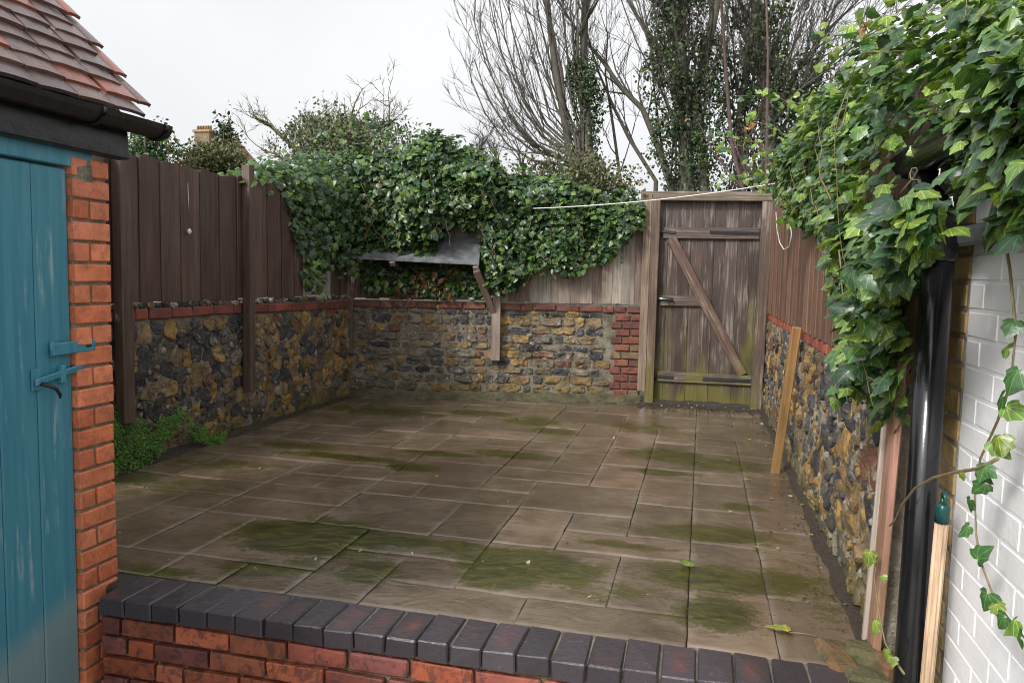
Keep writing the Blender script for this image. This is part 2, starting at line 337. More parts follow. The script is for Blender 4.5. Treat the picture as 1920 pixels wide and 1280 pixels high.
def flag_mesh(x0, x1, y0, y1, seed):
    g = .0024; cx, cy = (x0+x1)/2, (y0+y1)/2; x0 += g; x1 -= g; y0 += g; y1 -= g
    xs = [x0, x0+.005, x0+.03] + list(np.linspace(x0+.03, x1-.03, max(3, int((x1-x0)/.045)))[1:-1]) + [x1-.03, x1-.005, x1]
    ys = [y0, y0+.005, y0+.03] + list(np.linspace(y0+.03, y1-.03, max(3, int((y1-y0)/.045)))[1:-1]) + [y1-.03, y1-.005, y1]
    nx, ny = len(xs), len(ys); V = []; A = []; F = []; E = []
    tilt = (random.uniform(-.006, .006), random.uniform(-.006, .006)); dz = random.uniform(-.0025, .0025)
    for j, y in enumerate(ys):
        for i, x in enumerate(xs):
            e = i in (0, nx-1) or j in (0, ny-1)
            z = .004*nz(x*4, y*9, seed) + .002*nz(x*13, y*22, seed) + tilt[0]*(x-cx) + tilt[1]*(y-cy) + dz - (.002 if e else 0)
            jx = .004*nz(x*9, y*9, seed+5) if e else 0
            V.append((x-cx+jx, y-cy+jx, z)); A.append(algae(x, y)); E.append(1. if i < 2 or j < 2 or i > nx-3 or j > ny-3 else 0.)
    for j in range(ny-1):
        for i in range(nx-1): F.append((j*nx+i, j*nx+i+1, (j+1)*nx+i+1, (j+1)*nx+i))
    rim = [i for i in range(nx)] + [j*nx+nx-1 for j in range(1, ny)] + [(ny-1)*nx+i for i in range(nx-2, -1, -1)] + [j*nx for j in range(ny-2, 0, -1)]
    b = len(V)
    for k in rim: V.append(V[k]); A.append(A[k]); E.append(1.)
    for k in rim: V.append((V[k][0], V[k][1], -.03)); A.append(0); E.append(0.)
    n = len(rim)
    for k in range(n): F.append((b+k, b+n+k, b+n+(k+1) % n, b+(k+1) % n))
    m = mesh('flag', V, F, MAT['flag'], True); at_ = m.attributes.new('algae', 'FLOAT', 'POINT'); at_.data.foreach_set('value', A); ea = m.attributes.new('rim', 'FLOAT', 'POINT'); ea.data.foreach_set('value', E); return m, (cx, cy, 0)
def back_y(x): return 6.836 + (x+3.295)*(7.489-6.836)/(3.295-.538) if x < -.5 else 7.53
for q, (a, b, c, d) in enumerate(FL):
    x0, x1 = -(b+1)*DX, -a*DX; y0, y1 = Y0 + c*DY, Y0 + (d+1)*DY
    if y0 > back_y((x0+x1)/2) + .05: continue
    if c == -1: y0 = 2.512
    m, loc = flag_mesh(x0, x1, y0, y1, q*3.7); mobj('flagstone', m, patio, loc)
# ---- soil along the walls
def soil_strip(name, pts, wd, hh, label):
    V = []; F = []; n = 60
    for i in range(n+1):
        t = i/n*(len(pts)-1); k = min(int(t), len(pts)-2); p = Vector(pts[k]).lerp(Vector(pts[k+1]), t-k); dv = (Vector(pts[k+1])-Vector(pts[k])).normalized(); sd = Vector((dv.y, -dv.x))
        W = wd*(1 + .45*nz(i*.35, hh*50)); 
        for j in range(6):
            u = j/5; o = p + sd*(u*W); V.append((o.x, o.y, .004 + hh*(1-u)**1.5*(1+.6*nz(o.x*9, o.y*9)) + .006*nz(o.x*25, o.y*25, 3) - (.02 if j == 5 else 0)))
    for i in range(n):
        for j in range(5): a = i*6+j; F.append((a, a+1, a+7, a+6))
    o = mobj(name, mesh(name, V, F, MAT['soil'], True)); tag(o, label, 'soil', kind='structure'); return o
soil_strip('soil', [(-3.36, 3.0), (-3.34, 6.9)], .1, .03, 'damp soil along the foot of the long stone wall on the left')
soil_strip('soil', [(.62, 7.6), (.62, 2.6)], .07, .025, 'damp soil along the foot of the stone wall on the right')
soil_strip('soil', [(-.55, 7.62), (.62, 7.62)], .42, .02, 'dark soil and litter in front of the wooden gate')
soil_strip('soil', [(-3.3, 6.86), (-.5, 7.52)], .1, .02, 'damp soil along the foot of the back wall')
# crumbs of soil, twigs and grit: nobody could count them
V = []; F = []
def crumb(x, y, s, z=.004):
    b = len(V); a = random.random()*6.28
    for k in range(3): V.append((x + s*math.cos(a+k*2.1)*random.uniform(.6, 1.3), y + s*math.sin(a+k*2.1)*random.uniform(.6, 1.3), z))
    V.append((x, y, z + s*random.uniform(.6, 1.2))); F.extend([(b, b+1, b+3), (b+1, b+2, b+3), (b+2, b, b+3)])
for _ in range(1000):
    k = random.random(); d = abs(random.gauss(0, .09))
    if k < .45: crumb(.56-d*.8, random.uniform(2.6, 7.5), random.uniform(.002, .008), .008)
    elif k < .6: crumb(-3.3+d, random.uniform(3.3, 6.8), random.uniform(.003, .01), .008)
    elif k < .85: crumb(random.uniform(-.5, .6), 7.5-d*2.6, random.uniform(.004, .016), .01)
    else: crumb(random.uniform(-3.2, .5), random.uniform(2.55, 7), random.uniform(.002, .006), .003)
tag(mobj('grit', mesh('grit', V, F, MAT['soil'])), 'dark crumbs of soil and grit scattered over the paving edges', 'grit', kind='stuff')

# ================================================================== RETAINING WALL WITH BLUE COPING
CX0, CY, PIT = -2.1028, 2.289, .1125
rw = empty('retaining_wall', (-.8, 2.4, -.45), 'low red brick retaining wall with a blue brick coping in the foreground', 'wall')
mobj('mortar_core', cbox(2.76, .18, .41, .004, MAT['mortar_brick']), rw, (CX0+1.385, CY+.135, -.27))
mobj('coping_mortar', cbox(2.7, .2, .058, .004, MAT['mortar']), rw, (CX0+1.36, CY+.132, -.036))
for i in range(24):
    m = cbox(.1075, .214, .066, .0045, MAT['coping'], .0025, i % 6); g = random.uniform(.75, 1.25)
    mobj('coping_brick', m, rw, (CX0 + (i+.5)*PIT, CY+.108 + .008*i*PIT + random.uniform(-.002, .002), -.033+random.uniform(-.002, .003)), (random.uniform(-.01, .01), random.uniform(-.008, .008), random.uniform(-.008, .008)), color=(.05*g, .04*g, .048*g))
for r in range(5):
    z = -.075 - .0375 - .076*r; x = CX0 + (-.11 if r % 2 else .0) + random.uniform(-.01, .01); n = 0
    while x < .65:
        L = .215 if random.random() < .8 else .105
        if n == 0 and r == 0: L = .08
        x0 = max(x, CX0); x1 = min(x + L, .66)
        if x1 - x0 > .03:
            g = random.uniform(.7, 1.2); col = random.choice([(.36, .085, .035), (.33, .1, .05), (.26, .07, .045), (.4, .11, .05), (.2, .06, .05)])
            mobj('brick', cbox(x1-x0, .1, .064, .005, MAT['dirty_brick'], .002, random.randrange(5)), rw, ((x0+x1)/2, CY+.064+.008*(x0-CX0)+random.uniform(-.002, .003), z), (0, 0, random.uniform(-.006, .006)), color=tuple(q*g for q in col))
        x += L + .011; n += 1
# broken brick pier at its right end
bp = empty('broken_brick_pier', (.5, 2.5, -.45), 'broken top of an old brick pier at the right end of the blue coping', 'pier')
mobj('core', cbox(.2, .26, .42, .02, MAT['mortar'], .01), bp, (.55, 2.53, -.24))
for k, (x, y, z, sx, sy, sz, col, rz) in enumerate([(.47, 2.57, -.005, .09, .16, .07, (.3, .12, .06), .15), (.555, 2.60, .0, .1, .1, .075, (.17, .15, .08), -.3), (.545, 2.48, -.012, .13, .1, .06, (.16, .14, .09), .1), (.5, 2.425, -.05, .2, .06, .06, (.38, .12, .06), .04), (.5, 2.41, -.125, .2, .07, .064, (.36, .11, .05), 0), (.5, 2.41, -.2, .2, .07, .064, (.3, .09, .05), .02), (.62, 2.55, .01, .08, .12, .07, (.33, .13, .08), .3)]):
    mobj('brick', cbox(sx, sy, sz, .012, MAT['stone'], .009, k), bp, (x, y, z), (random.uniform(-.08, .08), random.uniform(-.08, .08), rz), color=col)

# ================================================================== RUBBLE WALLS
def clip(poly, a, b):     # keep the side of the bisector nearer to a
    mx, my = (a[0]+b[0])/2, (a[1]+b[1])/2; nx, ny = b[0]-a[0], b[1]-a[1]; out = []
    for i in range(len(poly)):
        p, q = poly[i], poly[(i+1) % len(poly)]; dp = (p[0]-mx)*nx + (p[1]-my)*ny; dq = (q[0]-mx)*nx + (q[1]-my)*ny
        if dp <= 0: out.append(p)
        if dp*dq < 0: t = dp/(dp-dq); out.append((p[0]+(q[0]-p[0])*t, p[1]+(q[1]-p[1])*t))
    return out
def voronoi(W, H, sx, sy, R):
    pts = []; rows = int(H/sy)
    for j in range(rows):
        n = int(W/sx)
        for i in range(n):
            if R.random() < .1: continue
            pts.append(((i+.5*(j % 2)+.25+R.uniform(-.5, .5))*W/n, (j+.5+R.uniform(-.5, .5))*H/rows))
    cells = []
    for it in range(2):
        cells = []
        for k, a in enumerate(pts):
            poly = [(0, 0), (W, 0), (W, H), (0, H)]
            for q, b in enumerate(pts):
                if q != k and abs(a[0]-b[0]) < sx*3.2 and abs(a[1]-b[1]) < sy*3.2: poly = clip(poly, a, b)
                if len(poly) < 3: break
            cells.append(poly)
        if it == 0: pts = [((a[0]+sum(p[0] for p in c)/len(c))/2, (a[1]+sum(p[1] for p in c)/len(c))/2) if len(c) > 2 else a for a, c in zip(pts, cells)]
    return [c for c in cells if len(c) > 2]
def stone_mesh(poly, gap, depth, R, U, N):
    """a rounded stone over a polygon (wall u,z plane); U wall direction, N outward normal"""
    cx = sum(p[0] for p in poly)/len(poly); cz = sum(p[1] for p in poly)/len(poly)
    ring = []
    n = len(poly)
    for i in range(n):
        p, q = poly[i], poly[(i+1) % n]; L = math.hypot(q[0]-p[0], q[1]-p[1])
        if L < .012: continue
        ring.append((p[0]+(q[0]-p[0])*.2, p[1]+(q[1]-p[1])*.2)); 
        if L > .05: ring.append((p[0]+(q[0]-p[0])*.5 + R.uniform(-.005, .005), p[1]+(q[1]-p[1])*.5 + R.uniform(-.005, .005)))
        ring.append((p[0]+(q[0]-p[0])*.8, p[1]+(q[1]-p[1])*.8))
    if len(ring) < 4: return None
    n = len(ring); V = []; F = []; sd = R.random()*99
    facet = Vector((R.gauss(0, .11), R.gauss(0, .11), 0))
    for lev, (ins, dep) in enumerate([(gap, -.03), (gap, .5), (gap+.004, .9), (gap+.018, 1), (gap+.034, 1.05)]):
        for (x, z) in ring:
            d = math.hypot(x-cx, z-cz); k = max(.25, (d-ins)/d) if d > 1e-4 else 0; k *= 1 + .30*nz(x*30, z*30, sd)
            h = depth*dep*(1+.8*nz(x*22, z*22, sd+lev*.6)) if dep > 0 else -.03
            if dep > .6: h += (x-cx)*facet.x + (z-cz)*facet.y; h = max(h, .002)
            a = (x-cx)*k; b = (z-cz)*k; V.append(U*a + Vector((0, 0, b)) + N*h)
    V.append(N*(depth*R.uniform(.85, 1.35)))
    for l in range(4):
        for i in range(n): j = (i+1) % n; F.append((l*n+i, l*n+j, (l+1)*n+j, (l+1)*n+i))
    for i in range(n): F.append((4*n+i, 4*n+(i+1) % n, 5*n))
    # orient outward
    me = mesh('stone', V, F, MAT['stone'])
    nv = sum((p.normal*p.area for p in me.polygons[-n:]), Vector())
    if nv.dot(N) < 0: me.flip_normals()
    me.polygons.foreach_set('use_smooth', [R.random() < .25 for _ in me.polygons])
    return me, cx, cz
OCHRE = [(.36, .215, .06), (.31, .2, .07), (.38, .25, .09), (.23, .14, .05), (.29, .18, .075), (.26, .18, .09)]
DARK = [(.05, .052, .06), (.065, .066, .072), (.085, .085, .085), (.04, .042, .05), (.10, .095, .085), (.12, .11, .095)]
MISC = [(.22, .17, .11), (.25, .22, .17), (.2, .085, .05), (.17, .13, .085)]
def stone_col(R, po, pd):
    k = R.random(); g = R.uniform(.75, 1.2)
    c = R.choice(OCHRE if k < po else DARK if k < po+pd else MISC); return tuple(q*g for q in c)
def wall_rect(parent, name, org, U, N, u0, u1, z0, z1, th, mat):
    """a slab whose front face lies at the wall line, th thick behind it"""
    nu = max(2, int((u1-u0)/.06)); nzr = max(2, int((z1-z0)/.06)); V = []; F = []
    for j in range(nzr+1):
        for i in range(nu+1):
            u = lerp(u0, u1, i/nu); z = lerp(z0, z1, j/nzr); p = org + U*u; e = .008*nz(u*7, z*7, org.x) + .005*nz(u*21, z*21, 4)
            V.append((p.x + N.x*e, p.y + N.y*e, z))
    for j in range(nzr):
        for i in range(nu): a = j*(nu+1)+i; F.append((a, a+1, a+nu+2, a+nu+1))
    b = len(V)
    for u, z in ((u0, z0), (u1, z0), (u1, z1), (u0, z1)): p = org + U*u - N*th; V.append((p.x, p.y, z))
    F.append((b+3, b+2, b+1, b))
    bot = list(range(nu+1)); top = [nzr*(nu+1)+i for i in range(nu+1)]; lf = [j*(nu+1) for j in range(nzr+1)]; rt = [j*(nu+1)+nu for j in range(nzr+1)]
    F.append(tuple(bot[::-1]) + (b, b+1)); F.append(tuple(top) + (b+2, b+3)); F.append(tuple(lf) + (b+3, b)); F.append(tuple(rt[::-1]) + (b+1, b+2))
    me = mesh(name, V, F, mat)
    bm = bmesh.new(); bm.from_mesh(me); bmesh.ops.recalc_face_normals(bm, faces=bm.faces); bm.to_mesh(me); bm.free()
    return mobj(name, me, parent)
def place_stone(parent, sm, org, U, u_off=0, z_off=0, name='stone', col=(1, 1, 1)):
    me, cx, cz = sm; p = org + U*(cx+u_off); return mobj(name, me, parent, (p.x, p.y, cz+z_off), color=col)
def chips(parent, org, U, N, L, H, n, R, z0=.01):
    for col in ((.29, .18, .06), (.06, .062, .07), (.33, .3, .25)):
        V = []; F = []
        for _ in range(n):
            u, z = R.uniform(.02, L-.02), R.uniform(z0+.02, H-.02); rr = R.uniform(.009, .024); m = R.choice([5, 6, 7]); b = len(V); d = R.uniform(.006, .02); a0 = R.random()*6; el = R.uniform(.6, 1.5)
            for ring, (f, dp) in enumerate(((1, -.01), (1, d*.6), (.6, d))):
                for k in range(m):
                    a = a0 + 6.283*k/m; q = rr*f*R.uniform(.7, 1.25); p = org + U*(u + q*el*math.cos(a)) + N*(dp + R.uniform(-.002, .002)); V.append((p.x, p.y, z + q*math.sin(a)))
            flip = U.cross(Vector((0, 0, 1))).dot(N) < 0
            for g in range(2):
                for k in range(m): k2 = (k+1) % m; q = (b+g*m+k, b+g*m+k2, b+(g+1)*m+k2, b+(g+1)*m+k); F.append(q[::-1] if flip else q)
            q = tuple(b+2*m+k for k in range(m)); F.append(q[::-1] if flip else q)
        o = mobj('small_stones', mesh('chips', V, F, MAT['stone']), parent, color=col); o['kind'] = 'stuff'
# ---- left wall
RL = random.Random(11)
lw_o = Vector((-3.375, 3.1, 0)); lw_U = Vector((.023, 1, 0)).normalized(); lw_N = Vector((1, -.023, 0)).normalized()
lw = empty('stone_wall', (-3.5, 5, 0), 'long wall of ochre stone and dark flint under the dark brown fence', 'wall')
wall_rect(lw, 'mortar_core', lw_o, lw_U, lw_N, 0, 3.74, -.05, .985, .22, MAT['mortar'])
for c in voronoi(3.74, .855, .120, .094, RL):
    sm = stone_mesh(c, .0045, RL.uniform(.004, .015), RL, lw_U, lw_N)
    if sm:
        big = sm[2] < .22
        place_stone(lw, sm, lw_o, lw_U, 0, .01, col=stone_col(RL, .62 if big or sm[1] > 2.1 else .36, .3 if big or sm[1] > 2.1 else .52))
chips(lw, lw_o, lw_U, lw_N, 3.74, .86, 190, RL)
u = .02
while u < 3.7:
    L = RL.choice([.215, .215, .105, .2]); p = lw_o + lw_U*(u+L/2) + lw_N*.0; zc = .905 + .012*math.sin(u*1.3)
    mobj('brick', cbox(.1, L, .066, .006, MAT['brick'], .003, RL.randrange(6)), lw, (p.x-.03, p.y, zc), (0, RL.uniform(-.02, .02), -.023+RL.uniform(-.02, .02)), color=RL.choice([(.21, .055, .04), (.17, .05, .038), (.25, .07, .045)]))
    u += L + .008
u = .02
while u < 3.7:
    L = RL.uniform(.05, .12); sm = stone_mesh([(0, 0), (L, 0), (L, .04), (0, .04)], .004, .016, RL, lw_U, lw_N)
    if sm: place_stone(lw, sm, lw_o, lw_U, u, .945, col=RL.choice(DARK+OCHRE+[(.4, .37, .32)]*6))
    u += L + .012
# ---- back wall (slightly skewed), roughly coursed brick and stone
RB = random.Random(5)
bw_o = Vector((-3.33, 6.845, 0)); bw_U = Vector((2.757, .653, 0)).normalized(); bw_N = Vector((bw_U.y, -bw_U.x, 0)); BL = 2.86
bwall = empty('stone_wall', (-1.9, 7.3, 0), 'back wall of mixed old brick and stone under the lean-to shelf', 'wall')
wall_rect(bwall, 'mortar_core', bw_o, bw_U, bw_N, -.05, BL, -.05, .94, .22, MAT['mortar'])
z = .07; row = 0
while z < .86:
    hgt = RB.uniform(.058, .098); hgt = min(hgt, .868 - z) if z + hgt > .80 else hgt
    if hgt < .03: break
    u = RB.uniform(-.05, .02)
    while u < BL - .03:
        if u > 2.44: break
        quoin = False
        L = RB.choice([.205, .11, .14, .1, .085, .17]) if not quoin else RB.choice([.2, .1])
        u1 = min(u + L, 2.56); j = .012
        if u1 - u > .035:
            zo = .012*nz(u*1.7, row*.4); z += zo
            P = [(u+RB.uniform(0, j), z+RB.uniform(0, j)), (u1-RB.uniform(0, j), z+RB.uniform(-j/2, j)), (u1-RB.uniform(0, j), z+hgt-RB.uniform(0, j)), ((u+u1)/2, z+hgt+RB.uniform(-j/2, j/2)), (u+RB.uniform(0, j), z+hgt-RB.uniform(0, j))]
            z -= zo
            sm = stone_mesh(P, .002, RB.uniform(.005, .018), RB, bw_U, bw_N)
            if sm:
                if quoin: col = RB.choice([(.27, .07, .045), (.3, .09, .05), (.3, .09, .05), (.28, .2, .08), (.26, .16, .07)])
                else:
                    col = stone_col(RB, .42, .42)
                    if u < 1.2 and RB.random() < .45: col = RB.choice([(.2, .17, .13), (.15, .12, .09), (.24, .2, .15)])
                place_stone(bwall, sm, bw_o, bw_U, col=col)
        u = u1 + RB.uniform(.003, .012)
    z += hgt + .006; row += 1
chips(bwall, bw_o, bw_U, bw_N, 2.5, .87, 60, RB, .08)
for q in range(11):
    zc = .09 + .0735*q
    for a, b in ([(2.56, 2.665), (2.675, 2.85)] if q % 2 else [(2.6, 2.74), (2.75, 2.85)]):
        p = bw_o + bw_U*((a+b)/2) - bw_N*.03; mobj('brick', cbox(b-a, .1, .064, .006, MAT['dirty_brick'], .003, RB.randrange(6)), bwall, (p.x, p.y, zc), (0, 0, math.atan2(bw_U.y, bw_U.x)+RB.uniform(-.02, .02)), color=RB.choice([(.2, .065, .045), (.17, .06, .042), (.23, .08, .05), (.2, .13, .07), (.14, .05, .04)]))
u = .0
while u < BL - .1:
    L = RB.choice([.215, .215, .105]); p = bw_o + bw_U*(u+L/2) - bw_N*.03
    mobj('brick', cbox(L, .1, .064, .006, MAT['dirty_brick'], .004, RB.randrange(6)), bwall, (p.x, p.y, .905+RB.uniform(-.005, .004)), (0, 0, math.atan2(bw_U.y, bw_U.x)+RB.uniform(-.02, .02)), color=RB.choice([(.17, .06, .042), (.14, .055, .04), (.22, .075, .05)]))
    u += L + .009
# mossy fillet of mortar at its foot
V = []; F = []
for i in range(61):
    p = bw_o + bw_U*(BL*i/60)
    for k, (d, zz) in enumerate([(.0, .075), (.03, .06), (.05, .03), (.075, -.01)]):
        e = .018*nz(i*.5, k, 2) + .012*nz(i*1.7, k*2, 7); q = p + bw_N*(d+e+.012); V.append((q.x, q.y, zz + (e*1.3 if k < 3 else 0)))
for i in range(60):
    for k in range(3): a = i*4+k; F.append((a, a+1, a+5, a+4))
mobj('mortar_fillet', mesh('fillet', V, F, MAT['mortar_moss'], True), bwall)
# ---- right wall
RR = random.Random(23)
rw_o = Vector((.615, 7.62, 0)); rw_U = Vector((0, -1, 0)); rw_N = Vector((-1, 0, 0)); RLN = 4.98
rwall = empty('stone_wall', (.72, 5, 0), 'rubble wall with pale mortar running down the right side behind the leaning stake', 'wall')
wall_rect(rwall, 'mortar_core', rw_o, rw_U, rw_N, 0, RLN, -.05, .91, .2, MAT['mortar_pale'])
for c in voronoi(RLN, .845, .125, .108, RR):
    sm = stone_mesh(c, .010, RR.uniform(.004, .014), RR, rw_U, rw_N)
    if sm: place_stone(rwall, sm, rw_o, rw_U, 0, .005, col=stone_col(RR, .5, .34))
chips(rwall, rw_o, rw_U, rw_N, RLN, .85, 200, RR)
u = .01
while u < RLN - .1:
    L = RR.choice([.215, .215, .105]); mobj('brick', cbox(.1, L, .06, .006, MAT['brick'], .003, RR.randrange(6)), rwall, (.655, 7.62-u-L/2, .878), (0, 0, RR.uniform(-.02, .02)), color=RR.choice([(.3, .08, .05), (.26, .07, .045), (.34, .1, .06)])); u += L + .009

# ================================================================== TIMBER FENCES
def board_mesh(wd, th, h, mat, arch, var):
    k = ('board', round(wd, 3), th, round(h, 2), mat.name, arch, var)
    if k in _cb: return _cb[k]
    R = random.Random(var*31+int(wd*1e4)); b = .004; xs = [-wd/2, -wd/2+b, -wd/4, 0, wd/4, wd/2-b, wd/2]; V = []; F = []
    for s in (-1, 1):
        for i, x in enumerate(xs):
            top = h - arch*(2*x/wd)**2*1.0 + R.uniform(-.002, .002); yy = s*(th/2 - (b if i in (0, 6) else 0))
            V.append((x, yy, R.uniform(-.003, .003))); V.append((x, yy, top))
    n = 14
    for i in range(6):
        a = i*2; F.append((a, a+2, a+3, a+1)); F.append((n+a+2, n+a, n+a+1, n+a+3)); F.append((a+1, a+3, n+a+3, n+a+1)); F.append((a+2, a, n+a, n+a+2))
    F.append((0, 1, n+1, n)); F.append((n+12, n+13, 13, 12))
    m = mesh('board', V, F, mat); _cb[k] = m; return m
BROWN = [(.095, .056, .044), (.072, .042, .034), (.118, .07, .055), (.082, .046, .037), (.105, .066, .052)]
GREYW = [(.34, .30, .255), (.25, .21, .175), (.38, .34, .30), (.2, .145, .115), (.3, .24, .195)]
lf = empty('timber_fence', (-3.36, 4.8, .98), 'dark brown close board fence with rounded tops on the left stone wall', 'fence')
def along(o, U, u, off, N): return o + U*u + N*off
u = .25; k = 0
while u < 3.7:
    wd = RL.uniform(.088, .108); far = u > 2.62; h = (.885 if not far else .86) + RL.uniform(-.012, .014) - (.12 if u > 3.3 else 0)
    col = RL.choice(GREYW if far and RL.random() < .55 else BROWN)
    p = along(lw_o, lw_U, u + wd/2, .012 + (.010 if k % 2 else 0), lw_N)
    mobj('board', board_mesh(wd+.022, .013, h, MAT['wood' if not far else 'grey_wood'], .012, k % 4), lf, (p.x, p.y, .988 + RL.uniform(-.006, .006)), (RL.uniform(-.004, .004), RL.uniform(-.005, .005), math.pi/2-.023), color=col)
    u += wd + .002; k += 1
for zz in (1.12, 1.7): p0 = along(lw_o, lw_U, .2, -.03, lw_N); p1 = along(lw_o, lw_U, 3.7, -.03, lw_N); plank('rail', (p0.x, p0.y, zz), (p1.x, p1.y, zz), .06, .04, MAT['wood'], lf, Vector((0, 0, 1)), color=BROWN[1])
for uu, z0, z1, wd in ((.74, .28, 1.86, .085), (1.985, .29, 1.965, .06)):
    p = along(lw_o, lw_U, uu, .065, lw_N); plank('post', (p.x, p.y, z0), (p.x, p.y, z1), wd, .07, MAT['wood'], lf, lw_U, color=(.10, .066, .05))
bf = empty('timber_fence', (-1.9, 7.32, .95), 'grey weathered board fence half buried in ivy on the back wall', 'fence')
u = -.02; k = 0
while u < BL - .08:
    wd = RB.uniform(.088, .118); p = bw_o + bw_U*(u+wd/2) - bw_N*(.005 + .006*(k % 2)); col = RB.choice(GREYW); 
    if RB.random() < .07: col = (.2, .1, .055)
    if u < .9: col = RB.choice(BROWN)
    mobj('board', board_mesh(wd+.014, .015, .93+RB.uniform(-.02, .02), MAT['grey_wood'], .002, k % 4), bf, (p.x, p.y, .952 + RB.uniform(-.008, .012)), (RB.uniform(-.008, .008), RB.uniform(-.01, .01), math.atan2(bw_U.y, bw_U.x)), color=col)
    u += wd + RB.uniform(.001, .006); k += 1
for zz in (1.1, 1.7): p0 = bw_o - bw_N*.056; p1 = bw_o + bw_U*(BL-.06) - bw_N*.056; plank('rail', (p0.x, p0.y, zz), (p1.x, p1.y, zz), .06, .04, MAT['grey_wood'], bf, Vector((0, 0, 1)), color=GREYW[3])
rf = empty('timber_fence', (.64, 5.5, .92), 'reddish brown narrow board fence above the right wall beside the gate', 'fence')
yy = 7.56; k = 0
while yy > 2.5:
    wd = RR.uniform(.085, .105); g = RR.uniform(.7, 1.2)
    mobj('board', board_mesh(wd+.006, .014, .93, MAT['wood'], .002, k % 4), rf, (.612 - .009*(k % 2), yy - wd/2, .913), (0, RR.uniform(-.006, .006), -math.pi/2 + .05), color=(.155*g, .085*g, .056*g)); yy -= wd*.97; k += 1
for zz in (1.1, 1.68): plank('rail', (.652, 7.55, zz), (.652, 2.5, zz), .06, .04, MAT['wood'], rf, Vector((0, 0, 1)), color=(.1, .06, .045))

# ================================================================== GATE
gf = empty('gate_frame', (.05, 7.5, 0), 'weathered timber gate posts and top beam at the far right corner', 'gate frame')
plank('post', (-.455, 7.50, -.02), (-.455, 7.50, 1.97), .085, .09, MAT['gate_wood'], gf, color=(.13, .085, .06))
plank('outer_post', (-.530, 7.473, .12), (-.530, 7.473, 2.0), .075, .05, MAT['grey_wood'], gf, color=(.19, .135, .09))
plank('post', (.535, 7.5, -.02), (.555, 7.5, 1.93), .1, .09, MAT['gate_wood'], gf, color=(.105, .07, .052))
plank('top_beam', (-.6, 7.49, 1.985), (.62, 7.49, 1.975), .085, .05, MAT['gate_wood'], gf, Vector((0, 0, 1)), color=(.14, .105, .07))
gt = empty('garden_gate', (.05, 7.53, .03), 'weathered ledged and braced wooden gate with green algae at its foot', 'gate')
n = 9; gx0, gx1 = -.44, .52
for i in range(n):
    wd = (gx1-gx0)/n + .004; g = random.uniform(.8, 1.2); col = random.choice([(.068, .045, .037), (.08, .055, .045), (.058, .038, .032), (.09, .066, .053)])
    mobj('board', board_mesh(wd, .018, 1.93+random.uniform(-.01, .01), MAT['gate_wood'], .0, i % 4), gt, (lerp(gx0, gx1, (i+.5)/n), 7.562 + .005*(i % 2), .04+random.uniform(-.008, .008)), (0, 0, 0), color=tuple(q*g for q in col))
def gpx(cx, cy, Y=7.537): return at(1160+cx*.375, 340+cy*.375, Y)
for (a, b, hh) in (((222, 258), (706, 262), .105), ((204, 596), (412, 598), .1), ((186, 972), (664, 996), .095)):
    plank('ledge', gpx(*a), gpx(*b), hh, .03, MAT['gate_wood'], gt, Vector((0, 0, 1)), color=(.085, .058, .045))
plank('brace', gpx(262, 282, 7.534), gpx(618, 968, 7.534), .095, .028, MAT['gate_wood'], gt, color=(.11, .064, .045))
for (a, b) in (((198, 248), (286, 256)), ((176, 972), (274, 980))):
    h = plank('hinge', gpx(*a, 7.517), gpx(*b, 7.517), .03, .006, MAT['iron'], gt, Vector((0, 0, 1)))
    p = gpx(a[0]+8, a[1]+2, 7.505); mobj('hinge_pin', tube_mesh('pin', [([p+Vector((0, 0, -.035)), p+Vector((0, 0, .035))], [.011, .011])], MAT['iron'], 8), h)
for (a, b) in (((455, 256), (700, 262)), ((420, 988), (660, 1000))): plank('strap', gpx(*a, 7.52), gpx(*b, 7.52), .035, .004, MAT['iron'], gt, Vector((0, 0, 1)))
bo = plank('bolt_plate', gpx(192, 585, 7.518), gpx(272, 592, 7.518), .045, .006, MAT['iron'], gt, Vector((0, 0, 1)))
mobj('bolt_bar', tube_mesh('bolt', [([gpx(180, 584, 7.505), gpx(262, 590, 7.505)], [.01, .01])], MAT['steel'], 8), bo)
pc = gpx(262, 606, 7.495); mobj('ring', tube_mesh('ring', [([pc + Vector((.024*math.cos(a*.5236), 0, .03*math.sin(a*.5236))) for a in range(13)], [.0045]*13)], MAT['iron'], 6), bo)

# ================================================================== LEAN-TO SHELF ON THE BACK WALL
sh = empty('lean_to_shelf', (-2.6, 6.95, .4), 'dark slate lean-to shelf on timber brackets, overgrown by ivy on top', 'shelf')
def bwp(px, py, off):       # point on a plane parallel to the back wall, off metres in front
    o = bw_o + bw_N*off; d = ray(px, py); t = (o - Vector((0, 0, CAM_H))).dot(bw_N)/d.dot(bw_N); return Vector((0, 0, CAM_H)) + d*t
A = bwp(640, 484, .33); B = bwp(898, 497, .33); zb = (A.z+B.z)/2 + .14
a2 = A - bw_N*.29; b2 = B - bw_N*.29; a2.z = A.z+.24; b2.z = B.z+.24
T = Vector((0, 0, .018)); vs = [A, B, b2, a2, A+T, B+T, b2+T, a2+T]
mobj('roof_board', mesh('roof', vs, [(3, 2, 1, 0), (4, 5, 6, 7), (0, 1, 5, 4), (1, 2, 6, 5), (2, 3, 7, 6), (3, 0, 4, 7)], MAT['slate']), sh)
plank('rafter', B + Vector((-.03, .0, -.035)) - bw_N*.01, b2 + Vector((-.03, 0, -.035)), .05, .045, MAT['grey_wood'], sh, color=(.3, .27, .24))
m1 = A.lerp(B, .37); m2 = a2.lerp(b2, .37); plank('rafter', m1 + Vector((0, 0, -.035)), m2 + Vector((0, 0, -.035)), .05, .045, MAT['grey_wood'], sh, color=(.25, .22, .2))
